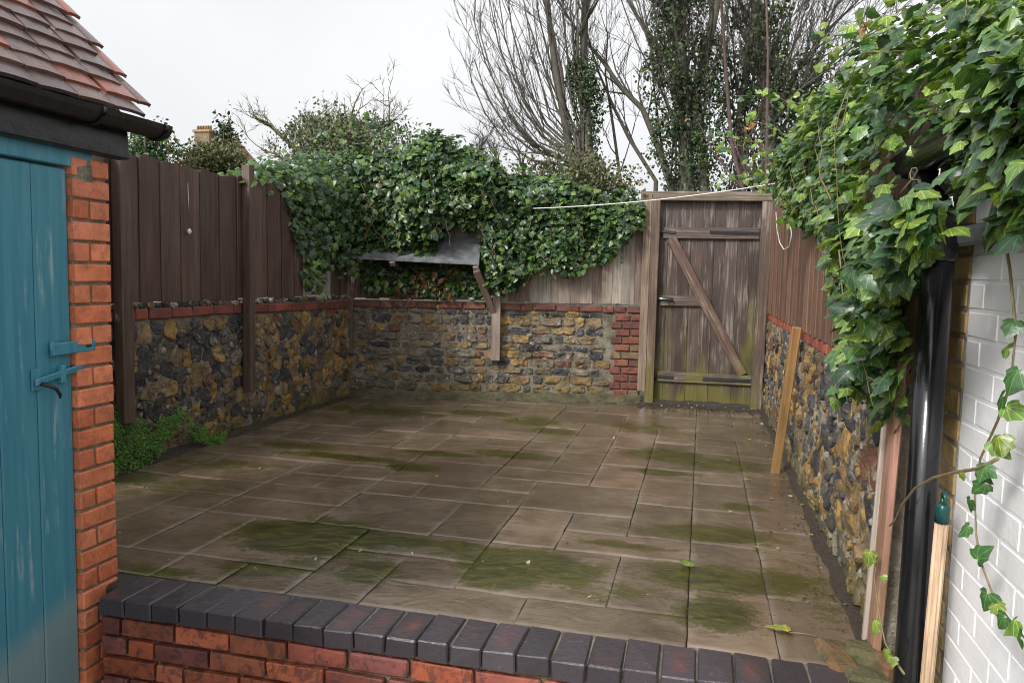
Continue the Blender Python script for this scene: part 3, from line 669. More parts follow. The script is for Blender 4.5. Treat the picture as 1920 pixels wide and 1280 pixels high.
pt = bwp(931, 553, .06); pb = bwp(929, 676, .06); plank('post', pb, pt, .085, .05, MAT['grey_wood'], sh, bw_U, color=(.27, .21, .17))
plank('strut', bwp(925, 585, .07), B + Vector((-.03, .02, -.05)), .06, .04, MAT['grey_wood'], sh, bw_U, color=(.17, .11, .085))
pt = bwp(657, 545, .05); pb = bwp(656, 662, .05); plank('post', pb, pt, .06, .045, MAT['wood'], sh, bw_U, color=(.12, .085, .065))

# ================================================================== OUTBUILDING ON THE LEFT
SX = -2.168
shed = empty('brick_outbuilding', (-2.7, 1.9, -.45), 'red brick outbuilding with a teal plank door and clay tiled roof', 'outbuilding')
pier = mobj('wall', cbox(.2, .165, 2.02, .004, MAT['mortar_brick']), shed, (SX-.108, 2.377, .56)); WM[pier] = Matrix.Translation(pier.location)
r = 0; zz = -.44
while zz < 1.54:
    spans = [(2.292, 2.464)] if r % 2 else [(2.292, 2.362), (2.374, 2.464)]
    for a, b in spans:
        g = random.uniform(.82, 1.15); col = random.choice([(.74, .22, .1), (.76, .24, .115), (.66, .18, .085), (.72, .23, .125)])
        mobj('brick', cbox(.11, b-a, .064, .004, MAT['brick'], .0015, random.randrange(6)), pier, (SX-.052+random.uniform(-.0015, .0015), (a+b)/2, zz+.034), (0, 0, random.uniform(-.006, .006)), color=tuple(q*g for q in col))
    zz += .0755; r += 1
mobj('mortar_patch', cbox(.06, .09, .07, .01, MAT['mortar_pale'], .006), pier, (SX-.028, 2.345, 1.535))
mobj('side_wall', cbox(1.0, .16, 2.1, .004, MAT['dirty_brick']), shed, (SX-.76, 2.377, .6), color=(.3, .09, .05))
mobj('back_wall', cbox(.1, 2.2, 2.05, .004, MAT['dirty_brick']), shed, (SX-1.2, 1.19, .57), color=(.3, .09, .05))
mobj('front_wall', cbox(.2, .9, 2.05, .004, MAT['dirty_brick']), shed, (SX-.108, .45, .57), color=(.42, .12, .06))
door = mobj('door', cbox(.022, 1.36, 1.97, .002, MAT['door']), shed, (SX-.05, 1.59, .545)); WM[door] = Matrix.Translation(door.location)
for i in range(9):
    y1 = 2.288 - i*.148; mobj('plank', cbox(.02, .1455, 1.985, .004, MAT['door']), door, (SX-.03, y1-.0735, .552))
mobj('frame_head', cbox(.09, 1.5, .062, .004, MAT['door'], .001), shed, (SX-.048, 1.645, 1.583))
hp = mobj('hasp', cbox(.008, .192, .042, .003, MAT['door'], .001), door, (SX-.006+.006, 2.283, .917), (.02, 0, 0))
mobj('hasp_slot', cbox(.004, .03, .008, .001, MAT['iron']), door, (SX+.0045, 2.345, .917))
mobj('hasp_hinge', tube_mesh('hh', [([(0, 0, -.026), (0, 0, .026)], [.007, .007])], MAT['door'], 8), door, (SX-.006, 2.19, .918))
mobj('latch_plate', cbox(.006, .04, .075, .002, MAT['door']), door, (SX-.014, 2.13, .818)); mobj('latch_keep', cbox(.022, .022, .065, .004, MAT['door']), door, (SX-.008, 2.232, .825))
plank('latch_bar', (SX-.004, 2.115, .808), (SX-.004, 2.325, .843), .022, .008, MAT['door'], door, Vector((0, 0, 1)))
mobj('latch_handle', tube_mesh('lh', [([(0, 0, 0), (.03, .012, -.008), (.04, .035, -.022), (.035, .055, -.045), (.03, .06, -.058)], [.007, .0075, .007, .006, .004])], MAT['iron'], 8), door, (SX-.012, 2.135, .806))
mobj('fascia', cbox(.05, 1.6, .125, .006, MAT['blackpaint'], .003), shed, (SX+.012, 1.73, 1.672))
# half-round gutter
gx, gz, gr = -2.085, 1.755, .052; V = []; F = []; ys = np.linspace(.9, 2.655, 14)
for y in ys:
    for rr in (gr, gr-.005):
        for k in range(9): a = math.pi + math.pi*k/8; V.append((gx + rr*math.cos(a), y, gz + rr*math.sin(a)))
for i in range(len(ys)-1):
    for s in (0, 9):
        for k in range(8): a = i*18+s+k; q = (a, a+1, a+19, a+18); F.append(q if s else q[::-1])
    F.append((i*18, i*18+18, i*18+27, i*18+9)); F.append((i*18+8, i*18+17, i*18+35, i*18+26))
e = (len(ys)-1)*18; F.append(tuple(e+k for k in range(9)))
F.append(tuple(range(9))[::-1])
gut = mobj('gutter', mesh('gutter', V, F, MAT['blackpaint'], False), shed)
for y in (2.62, 2.3): mobj('gutter_joint', tube_mesh('band', [([(gx + (gr+.004)*math.cos(math.pi+math.pi*k/10), y, gz + (gr+.004)*math.sin(math.pi+math.pi*k/10)) for k in range(11)], [.007]*11)], MAT['blackpaint'], 5), gut)
# tiled roof: every tile on the slope one can see
th_ = math.atan(1.1); dn = Vector((math.cos(th_), 0, -math.sin(th_))); nrm = Vector((math.sin(th_), 0, math.cos(th_)))
ridge = Vector((-2.11, 0, 1.765)) - dn*1.02
vs = [(-2.13, .9, 1.745), (-2.13, 2.54, 1.745), (ridge.x, 2.54, ridge.z-.03), (ridge.x, .9, ridge.z-.03), (ridge.x-.72, .9, 1.70), (ridge.x-.72, 2.54, 1.70)]
roof = mobj('roof', mesh('roofdeck', vs, [(0, 1, 2, 3), (3, 2, 5, 4), (0, 3, 4), (1, 5, 2), (0, 4, 5, 1)], MAT['blackpaint']), shed)
TC = [(.16, .09, .075), (.14, .085, .078), (.18, .105, .085), (.33, .1, .06), (.13, .085, .08), (.19, .11, .09), (.16, .1, .09)]
tm = []
for vv in range(5):
    R = random.Random(vv); V = []; F = []; L = .21; wd = .158; t = .013
    for s in (0, 1):
        for j in range(4):
            for i in range(5):
                x = (i/4-.5)*wd; y = j/3*L; cmb = -.004*(2*x/wd)**2 - .006*(j/3-.5)**2; V.append((x + R.uniform(-.0015, .0015), y, cmb + s*t + R.uniform(-.001, .001)))
    for j in range(3):
        for i in range(4): a = j*5+i; F.append((a+5, a+6, a+1, a)); F.append((20+a, 21+a, 26+a, 25+a))
    for i in range(4): F.append((i, i+1, 21+i, 20+i)); F.append((16+i, 15+i, 35+i, 36+i))
    for j in range(3): a = j*5; F.append((a+5, a, 20+a, 25+a)); F.append((a+4, a+9, a+29, a+24))
    tm.append(mesh('tile', V, F, MAT['tile']))
base_rot = Matrix((Vector((0, 1, 0)), -dn, Vector((0, 1, 0)).cross(-dn))).transposed()     # tile x along Y, y up the slope
for rI in range(13):
    for cI in range(10):
        yv = 2.565 - .163*(cI+.5) + (.0815 if rI % 2 else 0) - (.0815 if rI % 2 else 0)*2*(1 if cI < 0 else 0)
        if rI % 2: yv -= .0815
        if rI % 2 and cI == 0: yv += .02
        if yv > 2.56 or yv < 1.0: continue
        p = Vector((-2.095, yv, 1.768)) - dn*(rI*.079) + nrm*(.012 + random.uniform(0, .004))
        rot = (base_rot @ Euler((-.15 + random.uniform(-.015, .015), random.uniform(-.02, .02), random.uniform(-.012, .012))).to_matrix()).to_euler()
        g = random.uniform(.8, 1.15); mobj('tile', tm[random.randrange(5)], roof, p, rot, color=tuple(q*g for q in random.choice(TC)))
        if rI % 2 and cI == 0: mobj('tile', tm[random.randrange(5)], roof, p + Vector((0, .12, -.001)), rot, (.42, 1, 1), color=random.choice(TC))

# ================================================================== WHITE HOUSE WALL, DOWNPIPE, PLANKS ON THE RIGHT
hw = empty('house_wall', (.8, 1.4, -.45), 'white painted brick side wall with a bare yellow brick corner', 'wall')
mobj('core', cbox(.2, 2.0, 1.95, .004, MAT['white']), hw, (.812, 1.345, .52)); mobj('corner_mortar', cbox(.2, .2, 1.94, .004, MAT['mortar_pale']), hw, (.811, 2.4465, .52))
zz = -.44; r = 0
while zz < 1.45:
    y = 2.338 - (.11 if r % 2 else 0)
    mobj('brick', cbox(.1, .185, .064, .005, MAT['brick'], .0015, r % 5), hw, (.757, 2.441 + (.012 if r % 2 else 0), zz+.034), color=random.choice([(.44, .31, .13), (.4, .28, .12), (.36, .25, .11)]))
    if r % 2: mobj('brick', cbox(.1, .105, .0700, .004, MAT['white'], .0006, r % 5), hw, (.7597+random.uniform(-.0005, .0005), 2.284, zz+.034))
    while y > .9:
        mobj('brick', cbox(.1, .218, .0700, .004, MAT['white'], .0006, random.randrange(5)), hw, (.7597+random.uniform(-.0005, .0005), y-.108, zz+.034)); y -= .224
    zz += .0755; r += 1
mobj('eaves_board', cbox(.03, 1.5, .2, .004, MAT['blackpaint']), hw, (.672, 1.75, 1.56)); mobj('roof_slab', cbox(1.6, 1.7, .05, .01, MAT['slate']), hw, (1.42, 1.62, 1.53), (0, -.25, 0))
dp = empty('downpipe', (.6, 2.29, -.45), 'glossy black plastic downpipe in front of the white wall', 'downpipe')
mobj('pipe', tube_mesh('pipe', [([(.612, 2.29, -.45), (.612, 2.29, .3), (.612, 2.29, 1.32)], [.04, .04, .04])], MAT['black'], 24), dp)
mobj('pipe_socket', tube_mesh('sock', [([(.612, 2.29, 1.27), (.612, 2.29, 1.28), (.612, 2.29, 1.36), (.612, 2.29, 1.37)], [.041, .047, .047, .041])], MAT['black'], 24), dp)
mobj('swan_neck', tube_mesh('neck', [([(.612, 2.29, 1.34), (.612, 2.295, 1.38), (.605, 2.32, 1.42), (.59, 2.36, 1.455), (.585, 2.38, 1.48), (.585, 2.385, 1.52)], [.039]*6)], MAT['black'], 20), dp)
V = []; F = []; ys = np.linspace(1.2, 2.52, 8)
for y in ys:
    for k in range(9): a = math.pi + math.pi*k/8; V.append((.585 + .06*math.cos(a), y, 1.575 + .06*math.sin(a)))
for i in range(7):
    for k in range(8): a = i*9+k; F.append((a, a+9, a+10, a+1))
F.append(tuple(63+k for k in range(9)))
mobj('gutter', mesh('gutter_r', V, F, MAT['black'], True), dp)
pl = empty('timber_plank', (.62, 2.6, 0), 'pinkish brown board standing against the near end of the right wall', 'plank')
plank('face_board', (.598, 2.66, .0), (.598, 2.545, .98), .105, .022, MAT['raw_wood'], pl, Vector((0, 1, 0)), color=(.36, .19, .14)); plank('edge_strip', (.592, 2.728, .0), (.592, 2.612, .97), .026, .034, MAT['grey_wood'], pl, Vector((0, 1, 0)), color=(.42, .36, .3))
stk = tag(plank('wooden_stake', (.50, 5.06, -.01), (.565, 4.90, .935), .055, .032, MAT['raw_wood'], None, Vector((1, 0, 0)), color=(.3, .16, .06)), 'orange brown timber stake leaning on the right wall', 'stake')
br = empty('broom', (.64, 2.2, -.45), 'ribbed wooden broom handle with a green plastic cap by the downpipe', 'broom')
bt = atX(1768, 955, .645); bb = atX(1738, 1275, .645); bb = bb + (bb-bt)*.9
rb = []; n = 20
V = []; F = []; ax = (bt-bb).normalized(); s1 = ax.cross(Vector((0, 1, 0))).normalized(); s2 = ax.cross(s1)
for p in (bb, bt):
    for k in range(n): a = 2*math.pi*k/n; r_ = .0168 if k % 2 else .0138; V.append(p + s1*(r_*math.cos(a)) + s2*(r_*math.sin(a)))
for k in range(n): F.append((k, (k+1) % n, n+(k+1) % n, n+k))
F.append(tuple(range(n, 2*n))); mobj('handle', mesh('handle', V, F, MAT['raw_wood']), br, color=(.6, .42, .28))
cp = mobj('cap', tube_mesh('cap', [([bt - ax*.035, bt + ax*.008, bt + ax*.02], [.0185, .018, .01])], MAT['green_plastic'], 16), br)
cc = bt + ax*.03; mobj('hanging_loop', tube_mesh('loop', [([cc + s1*0 + Vector((0, .013*math.cos(a*.5236), .016*math.sin(a*.5236))) for a in range(13)], [.0052]*13)], MAT['green_plastic'], 6), br)

# ================================================================== LINE, PENDANT, FALLEN LEAVES
def sagline(a, b, sag, n=24): return [a.lerp(b, i/n) + Vector((0, 0, -sag*4*(i/n)*(1-i/n))) for i in range(n+1)]
P = sagline(bwp(1000, 391, .3), Vector((.56, 6.9, 0)) + Vector((0, 0, atX(1436, 367, .56).z)), .035)
tag(mobj('washing_line', tube_mesh('line', [(P, [.0045]*len(P))], MAT['cord'], 5)), 'white washing line strung from the back ivy across the gate', 'line')
Q = [atX(x, y, .5) for x, y in [(1455, 398), (1457, 430), (1462, 455), (1470, 468), (1480, 462), (1484, 440), (1482, 420)]]
tag(mobj('loose_cord', tube_mesh('loop', [(Q, [.004]*len(Q))], MAT['cord'], 5)), 'loose loop of white cord hanging beside the gate', 'cord')
pd = empty('crystal_pendant', (-3.30, 4.5, 1.45), 'thin hanging chain with a clear crystal drop on the left fence', 'pendant')
def lwp(x, y, off=.05): o = lw_o + lw_N*off; d = ray(x, y); t = (o-Vector((0, 0, CAM_H))).dot(lw_N)/d.dot(lw_N); return Vector((0, 0, CAM_H)) + d*t
p0, p1 = lwp(352, 343), lwp(355, 425); mobj('chain', tube_mesh('chain', [([p0, p0.lerp(p1, .5), p1], [.0025]*3)], MAT['steel'], 5), pd)
p2 = lwp(355, 434); mobj('crystal', tube_mesh('crystal', [([p2+Vector((0, 0, .02)), p2+Vector((0, 0, .008)), p2-Vector((0, 0, .008)), p2-Vector((0, 0, .018))], [.003, .013, .013, .003])], MAT['crystal'], 8, False), pd)

# ================================================================== LEAVES
IVY = [(0, .06), (.16, -.07), (.36, -.03), (.52, .16), (.41, .30), (.47, .52), (.29, .64), (.14, .86), (0, 1.0)]
OVAL = [(0, 0), (.2, .18), (.29, .45), (.2, .75), (0, 1.0)]
SMALL = [(0, 0), (.3, .45), (0, 1.0)]
def leaf_geo(out, droop=.25, fold=.18):
    """flat leaf outline -> verts (x,y,z), faces, uv ; stalk at the origin, tip along +y"""
    full = out + [(-x, y) for x, y in out[-2:0:-1]]
    V = [(0, .38, .03)] + [(x, y, -fold*abs(x) - droop*y*y*.6 + .02*math.sin(y*9)) for x, y in full]; n = len(full)
    F = [(0, 1+i, 1+(i+1) % n) for i in range(n)]
    return np.array(V), [tuple(reversed(f)) for f in F]
def leaf_mesh(name, out, mat, droop, fold):
    V, F = leaf_geo(out, droop, fold); m = mesh(name, V, F, mat, True); uv = m.uv_layers.new(name='UVMap')
    for lp in m.loops: v = V[lp.vertex_index]; uv.data[lp.index].uv = (v[0]+.5, v[1])
    return m
def frames(N, T):
    N = N/np.linalg.norm(N, axis=1, keepdims=True); T = T - N*(T*N).sum(1, keepdims=True); T /= np.linalg.norm(T, axis=1, keepdims=True)+1e-9
    return np.cross(T, N), T, N
def leaf_cloud(name, P, N, T, size, tint, out, mat, parent, kind='stuff', droop=.25, fold=.18):
    V, F = leaf_geo(out, droop, fold); X, Y, Z = frames(N, T); n = len(P); nv = len(V)
    A = P[:, None, :] + size[:, None, None]*(X[:, None, :]*V[None, :, 0:1] + Y[:, None, :]*V[None, :, 1:2] + Z[:, None, :]*V[None, :, 2:3])
    Fa = np.array(F); FF = (Fa[None] + (np.arange(n)*nv)[:, None, None]).reshape(-1, 3)
    m = bpy.data.meshes.new(name); m.vertices.add(n*nv); m.vertices.foreach_set('co', A.reshape(-1)); k = len(FF)
    m.loops.add(k*3); m.loops.foreach_set('vertex_index', FF.reshape(-1).astype(np.int32)); m.polygons.add(k); m.polygons.foreach_set('loop_start', np.arange(0, k*3, 3, dtype=np.int32)); m.polygons.foreach_set('loop_total', np.full(k, 3, dtype=np.int32))
    m.update(); uv = m.uv_layers.new(name='UVMap'); u = np.stack([V[:, 0]+.5, V[:, 1]], 1); uv.data.foreach_set('uv', np.tile(u, (n, 1))[FF.reshape(-1)].reshape(-1).astype(np.float32))
    ca = m.attributes.new('tint', 'FLOAT_COLOR', 'POINT'); c4 = np.ones((n*nv, 4), np.float32); c4[:, :3] = np.repeat(tint, nv, 0); ca.data.foreach_set('color', c4.reshape(-1))
    m.polygons.foreach_set('use_smooth', np.ones(k, bool)); m.materials.append(mat)
    o = mobj(name, m, parent); 
    if kind: o['kind'] = kind
    return o
def tints(n, light=.12, brown=.01, pal=GREENS):
    pal = np.array(pal); t = pal[rng.integers(0, len(pal), n)]*rng.uniform(.7, 1.3, (n, 1))
    m = rng.random(n) < light; t[m] = np.array([.13, .2, .04])*rng.uniform(.7, 1.3, (m.sum(), 1))
    m = rng.random(n) < brown; t[m] = np.array([.22, .1, .035])*rng.uniform(.6, 1.3, (m.sum(), 1)); return t
LV = [leaf_mesh('ivy_leaf', IVY, MAT['leafO'], d, f) for d, f in ((.15, .1), (.4, .25), (.3, .5), (.7, .15), (.05, .2), (.5, -.3), (.25, .7))]
def leaf_parts(parent, P, N, T, size, tint, meshes=LV, name='leaf'):
    X, Y, Z = frames(N, T)
    for i in range(len(P)):
        M = Matrix((Vector(X[i]), Vector(Y[i]), Vector(Z[i]))).transposed(); s = float(size[i])
        mobj(name, meshes[i % len(meshes)], parent, Vector(P[i]), M.to_euler(), (s, s, s), tuple(float(c) for c in tint[i]))
def rnd(n, s=1.): return rng.normal(0, s, (n, 3))
camP = np.array([0, 0, CAM_H])
def ivy(root, P, Nrm, size, nparts, out=IVY, spread=.6, light=.1, brown=.01, down=.9, mat=None, lift=.45, gain=1.):
    n = len(P); size = size*np.where(rng.random(n) < .3, .6, 1.); N = Nrm + rnd(n, spread) + np.array([0, 0, lift]); T = np.array([0, 0, -down]) + rnd(n, .5) + Nrm*.25
    t = tints(n, light, brown)*gain; ok = np.linalg.norm(N, axis=1) > .2; P, N, T, size, t = P[ok], N[ok], T[ok], size[ok], t[ok]
    vis = ((P-camP)@np.array(_f)); px = size/vis; inview = np.abs(((P-camP)@np.array(_r))/vis) < .67; px = np.where(inview, px, 0)
    # the leaves that show largest: outermost ones
    score = px*(1 + 1.5*rng.random(len(px))); idx = np.argsort(-score); a, b = idx[:nparts], idx[nparts:]
    leaf_parts(root, P[a], N[a], T[a], size[a], t[a]); leaf_cloud('leaf_mass', P[b], N[b], T[b], size[b], t[b], out, mat or MAT['leafA'], root)
def n3(P, s, seed=0.): return np.array([noise.noise(Vector((p[0]*s, p[1]*s, p[2]*s + seed))) for p in P])
# ---- ivy over the right wall
def right_section(Y, t):
    """Y depth, t 0 (bottom on the wall face) .. 1 (top front) .. 2 (back of the top)"""
    zb = curve([(1.3, 1.3), (2.2, 1.22), (2.34, .95), (2.5, .78), (3.0, .83), (3.3, 1.12), (4.2, 1.42), (5.2, 1.6), (6.3, 1.78)], Y)
    zt = curve([(1.3, 1.72), (2.0, 1.86), (2.8, 1.98), (4.2, 2.02), (6.3, 1.95)], Y)
    fx = .70 if Y < 2.3 else .60
    if t < 1:
        z = lerp(zb, zt, t); pr = curve([(0, .03), (.3, .1), (.7, .17), (1, .12)], t)*curve([(1.5, 1.5), (2.3, 1.1), (4, .9), (6.3, .7)], Y); return (fx - pr, z), (-1, .25 + .5*t)
    s = t-1; return (fx - .1 + s*.9, zt + .16*math.sin(s*2.4)), (-.5+.3*s, 1.0)
iv = empty('ivy', (.75, 3.6, .9), 'large leaved ivy tumbling over the right wall and the downpipe', 'ivy')
n = 9500; Ys = 1.45 + 4.9*rng.random(n)**1.25; ts = np.where(rng.random(n) < .68, rng.random(n), 1+rng.random(n)); P = np.zeros((n, 3)); Nn = np.zeros((n, 3))
for i in range(n):
    (x, z), (nx, nzv) = right_section(Ys[i], ts[i]); d = rng.random()**2*.16; P[i] = (x + d*(.7 if ts[i] < 1 else .2), Ys[i], z - d*(0 if ts[i] < 1 else .8)); Nn[i] = (nx, -.25, nzv)
P += Nn*(.09*n3(P, 3.1))[:, None] + rnd(n, .015)
Nn /= np.linalg.norm(Nn, axis=1, keepdims=True)
keep = ~((P[:, 0] > .59) & (P[:, 2] < 1.45) & (P[:, 1] < 2.3)) & ~((P[:, 1] < 2.36) & (P[:, 2] < 1.22) & (P[:, 0] < .66))
P, Nn = P[keep], Nn[keep]
keep = ~((P[:, 1] > 2.02) & (P[:, 1] < 2.46) & (P[:, 2] > 1.36) & (P[:, 2] < 1.56) & (P[:, 0] < .6) & (rng.random(len(P)) < .8)); P, Nn = P[keep], Nn[keep]
ne = 480; Ye = rng.uniform(1.75, 2.75, ne); ze = np.array([curve([(1.75, 1.3), (2.2, 1.2), (2.36, 1.05), (2.75, .82)], y) for y in Ye]); ze = ze + rng.random(ne)**1.2*(1.4-ze)
Pe = np.stack([.53 - .08*rng.random(ne) - .05*(Ye < 2.3), Ye, ze], 1) + rnd(ne, .012); P = np.concatenate([P, Pe]); Nn = np.concatenate([Nn, np.tile(np.array([-.8, -.5, .3]), (ne, 1))]); ivy(iv, P, Nn, rng.uniform(.045, .085, len(P))*np.where(P[:, 1] < 3.2, np.where(P[:, 2] > 1.45, .7, .88), .75), 300, light=.3, brown=.0, lift=.7, gain=1.2)
paths = []
for k in range(44):
    Y = 1.6 + 4.2*random.random()**1.2; t = random.uniform(.1, 1.3); dY = random.uniform(-.5, .5); dt = random.uniform(-.5, .5); pts = []
    for s in range(12):
        q = s/11; (x, z), _ = right_section(Y + dY*q, min(1.9, max(0.02, t + dt*q))); pts.append((x - .05 + .04*nz(q*2, k), Y + dY*q + .08*nz(q*2.5, k, 9), z + .07*nz(q*2, k, 5)))
    r0 = random.choice([.0013, .0018, .0026]); mobj('stem', tube_mesh('stem', [(pts, [r0*(1-.05*s) for s in range(12)])], MAT['stem'], 6), iv)
# sprigs that stick out of it, above and to the left
SP = []; sprP = []; sprT = []
def sprig(pts, n, size, jit=.02):
    pts = [Vector(p) for p in pts]; SP.append((pts, [.0035 - .0025*i/(len(pts)-1) for i in range(len(pts))]))
    for k in range(n):
        t = (k+random.random())/n*(len(pts)-1); i = min(int(t), len(pts)-2); p = pts[i].lerp(pts[i+1], t-i); sprP.append((*(p + Vector((random.gauss(0, jit), random.gauss(0, jit), random.gauss(0, jit)))), size*random.uniform(.7, 1.2)))
for (x0, y0), (x1, y1), Y in (((1470, 290), (1310, 255), 5.2), ((1520, 210), (1380, 180), 5.0), ((1480, 330), (1330, 345), 5.6), ((1560, 170), (1540, 40), 4.2), ((1500, 330), (1390, 300), 5.0), ((1660, 70), (1700, -30), 3.2), ((1720, 60), (1780, -40), 2.6), ((1480, 380), (1410, 350), 5.6), ((1640, 90), (1590, 40), 3.4), ((1850, 60), (1800, -30), 2.2), ((1500, 400), (1455, 420), 4.6), ((1500, 280), (1400, 225), 4.8), ((1470, 360), (1370, 330), 5.3), ((1560, 240), (1470, 190), 4.4), ((1490, 310), (1350, 270), 5.5)):
    a = at(x0, y0, Y); b = at(x1, y1, Y+random.uniform(-.4, .1)); m_ = a.lerp(b, .5) + Vector((0, 0, .05)); sprig([a - (b-a)*.25, a, m_, b], 20, .05)
A_ = np.array(sprP); nS = len(A_); leaf_parts(iv, A_[:, :3], rnd(nS, .6) + np.array([-.4, -.7, .5]), rnd(nS, .6) + np.array([0, 0, -.5]), A_[:, 3], tints(nS, .65, .03)*1.25)
for q_ in SP: mobj('sprig_stem', tube_mesh('sprig', [q_], MAT['stem'], 5), iv)
# ---- trailing strands in front of the white wall
def strand(label, px, X, leaves, r=.0035):
    pts = [atX(x, y, X + .01*math.sin(i*1.3)) for i, (x, y) in enumerate(px)]; root = empty('ivy_strand', pts[-1], label, 'ivy strand')
    mobj('stem', tube_mesh('strand', [(pts, [r*(1-.5*i/len(pts)) for i in range(len(pts))])], MAT['stem'], 6), root)
    P = np.array([atX(x, y, X-.012) for x, y, s, c in leaves]); n = len(P)
    leaf_parts(root, P, rnd(n, .3) + np.array([-.75, -.6, .35]), rnd(n, .5) + np.array([0, 0, -.7]), np.array([s for x, y, s, c in leaves]), np.array([[(.045, .12, .035), (.11, .2, .04), (.17, .24, .045)][c] for x, y, s, c in leaves])*rng.uniform(.8, 1.2, (n, 1)))
strand('long ivy strand with small leaves trailing down the white wall', [(1872, 360), (1880, 430), (1893, 500), (1905, 620), (1895, 720), (1870, 790), (1838, 860), (1828, 930), (1830, 1000), (1838, 1050), (1860, 1110), (1885, 1150), (1925, 1200)], .635,
    [(1905, 600, .045, 0), (1893, 655, .04, 1), (1912, 690, .06, 0), (1882, 740, .06, 0), (1885, 760, .05, 1), (1862, 825, .05, 1), (1872, 815, .05, 2), (1850, 870, .045, 0), (1832, 885, .04, 0), (1850, 905, .042, 0), (1820, 935, .036, 0), (1818, 985, .04, 0), (1832, 1050, .05, 0), (1852, 1110, .048, 0), (1868, 1130, .035, 2), (1885, 1155, .04, 0), (1905, 1160, .045, 1), (1915, 1195, .04, 0)])
strand('bare looping ivy runner crossing the black downpipe', [(1870, 860), (1835, 878), (1790, 885), (1750, 895), (1715, 915), (1692, 945), (1678, 975), (1668, 985)], .55, [(1845, 875, .03, 0), (1800, 885, .02, 2)], .004)
strand('thin reddish ivy shoot with bright young leaves beside the pink board', [(1695, 1262), (1680, 1240), (1660, 1205), (1650, 1160), (1643, 1110), (1640, 1085), (1645, 1040)], .56, [(1632, 1032, .055, 2), (1655, 1077, .025, 2), (1640, 1160, .05, 2), (1662, 1215, .035, 2), (1675, 1230, .03, 2)], .0035)
# ---- ivy over the back fence
ib = empty('ivy', (-2.0, 7.1, 1.0), 'dense mound of dark ivy spilling over the back fence and shelf', 'ivy')
def zt_back(s): return curve([(-.3, 2.2), (0, 2.27), (.35, 2.34), (.7, 2.40), (1.0, 2.36), (1.3, 2.27), (1.6, 2.16), (2.0, 2.07), (2.4, 2.0), (2.8, 1.94)], s)
def zb_back(s): return curve([(-.3, 1.25), (.05, 1.35), (.2, 1.5), (.88, 1.5), (.98, 1.62), (1.3, 1.66), (1.36, 1.15), (1.5, 1.03), (1.68, 1.14), (1.9, 1.32), (2.2, 1.22), (2.45, 1.38), (2.62, 1.5), (2.8, 1.72)], s)
def pr_back(s, t): return curve([(-.3, .1), (.2, .38), (.8, .46), (1.2, .32), (1.6, .25), (2.2, .17), (2.8, .1)], s)*curve([(0, .75), (.4, 1), (.8, .85), (1, .3)], t)
n = 13500; P = np.zeros((n, 3)); Nn = np.zeros((n, 3))
for i in range(n):
    s = rng.uniform(-.05, 2.8); t = rng.random()
    if rng.random() < .3: dback = rng.uniform(-.6, .05); z = zt_back(s) + .06*nz(s*5, dback*5) + rng.uniform(-.1, .05); off = pr_back(s, 1) + dback; nn = (0, -.3, 1)
    else: z = lerp(zb_back(s), zt_back(s), t); off = pr_back(s, t) - rng.random()**1.5*.24; nn = (0, -1, .15 + .7*t*t)
    q = bw_o + bw_U*s + bw_N*off; P[i] = (q.x, q.y, z); Nn[i] = nn
P += Nn*(.17*n3(P, 2.6, 3.))[:, None] + Nn*(.10*n3(P, 6., 9.))[:, None] + rnd(n, .015)
n2_ = 1500; P2 = np.zeros((n2_, 3)); N2 = np.zeros((n2_, 3))        # drape on the left fence near the corner
for i in range(n2_):
    z = rng.uniform(1.0, 2.02); Yl = rng.uniform(curve([(1.0, 5.95), (1.3, 5.80), (1.9, 5.6), (2.02, 5.3)], z), 6.8); q = lw_o + lw_U*(Yl-3.1) + lw_N*(.03 + .22*rng.random()*min(1, (Yl-5.5)/.9)); P2[i] = (q.x, q.y, z); N2[i] = (.8, -.6, .2)
m_ = rng.random(n2_) < np.clip((P2[:, 2]-1.18)*3 + .1 + .8*((P2[:, 1] < 6.05) & (P2[:, 2] < 1.3)), 0, 1); P2, N2 = P2[m_], N2[m_]
n4 = 900; P4 = np.zeros((n4, 3)); N4 = np.tile(np.array([0, -1., .1]), (n4, 1))          # under the shelf
for i in range(n4): s = rng.uniform(.15, 1.4); q = bw_o + bw_U*s + bw_N*rng.uniform(.02, .1); P4[i] = (q.x, q.y, rng.uniform(1.0, 1.4) + .12*abs(nz(s*4, 1)))
n5 = 1300; P5 = np.zeros((n5, 3)); N5 = np.tile(np.array([.5, -.5, .8]), (n5, 1))          # along the top of the left fence
for i in range(n5): Yl = 5.0 + 1.9*rng.random()**.55; q = lw_o + lw_U*(Yl-3.1) + lw_N*rng.uniform(-.45, .12); P5[i] = (q.x, q.y, 1.82 + rng.random()*(curve([(5.0, 1.9), (5.5, 2.0), (5.9, 2.15), (6.4, 2.28), (6.9, 2.32)], Yl)-1.82) + .08*nz(Yl*4, i*.01))
n6 = 3200; P6 = np.zeros((n6, 3)); N6 = np.tile(np.array([0, -1., .3]), (n6, 1))
for i in range(n6): s = rng.uniform(0, 2.75); q = bw_o + bw_U*s + bw_N*(pr_back(s, .9) - rng.uniform(.05, .45)); P6[i] = (q.x, q.y, rng.uniform(1.65, zt_back(s)-.02))
P = np.concatenate([P, P6]); Nn = np.concatenate([Nn, N6])
n7 = 800; P7 = np.zeros((n7, 3)); N7 = np.tile(np.array([0, -.8, .8]), (n7, 1))
for i in range(n7): s = rng.uniform(.0, .9); of = rng.uniform(.06, .25 + .08*abs(nz(s*6, 3))); q = bw_o + bw_U*s + bw_N*of; P7[i] = (q.x, q.y, lerp(A.z, B.z, s/1.25) + .24*(1-of/.33) + .015 + .09*rng.random())
P = np.concatenate([P, P7]); Nn = np.concatenate([Nn, N7])
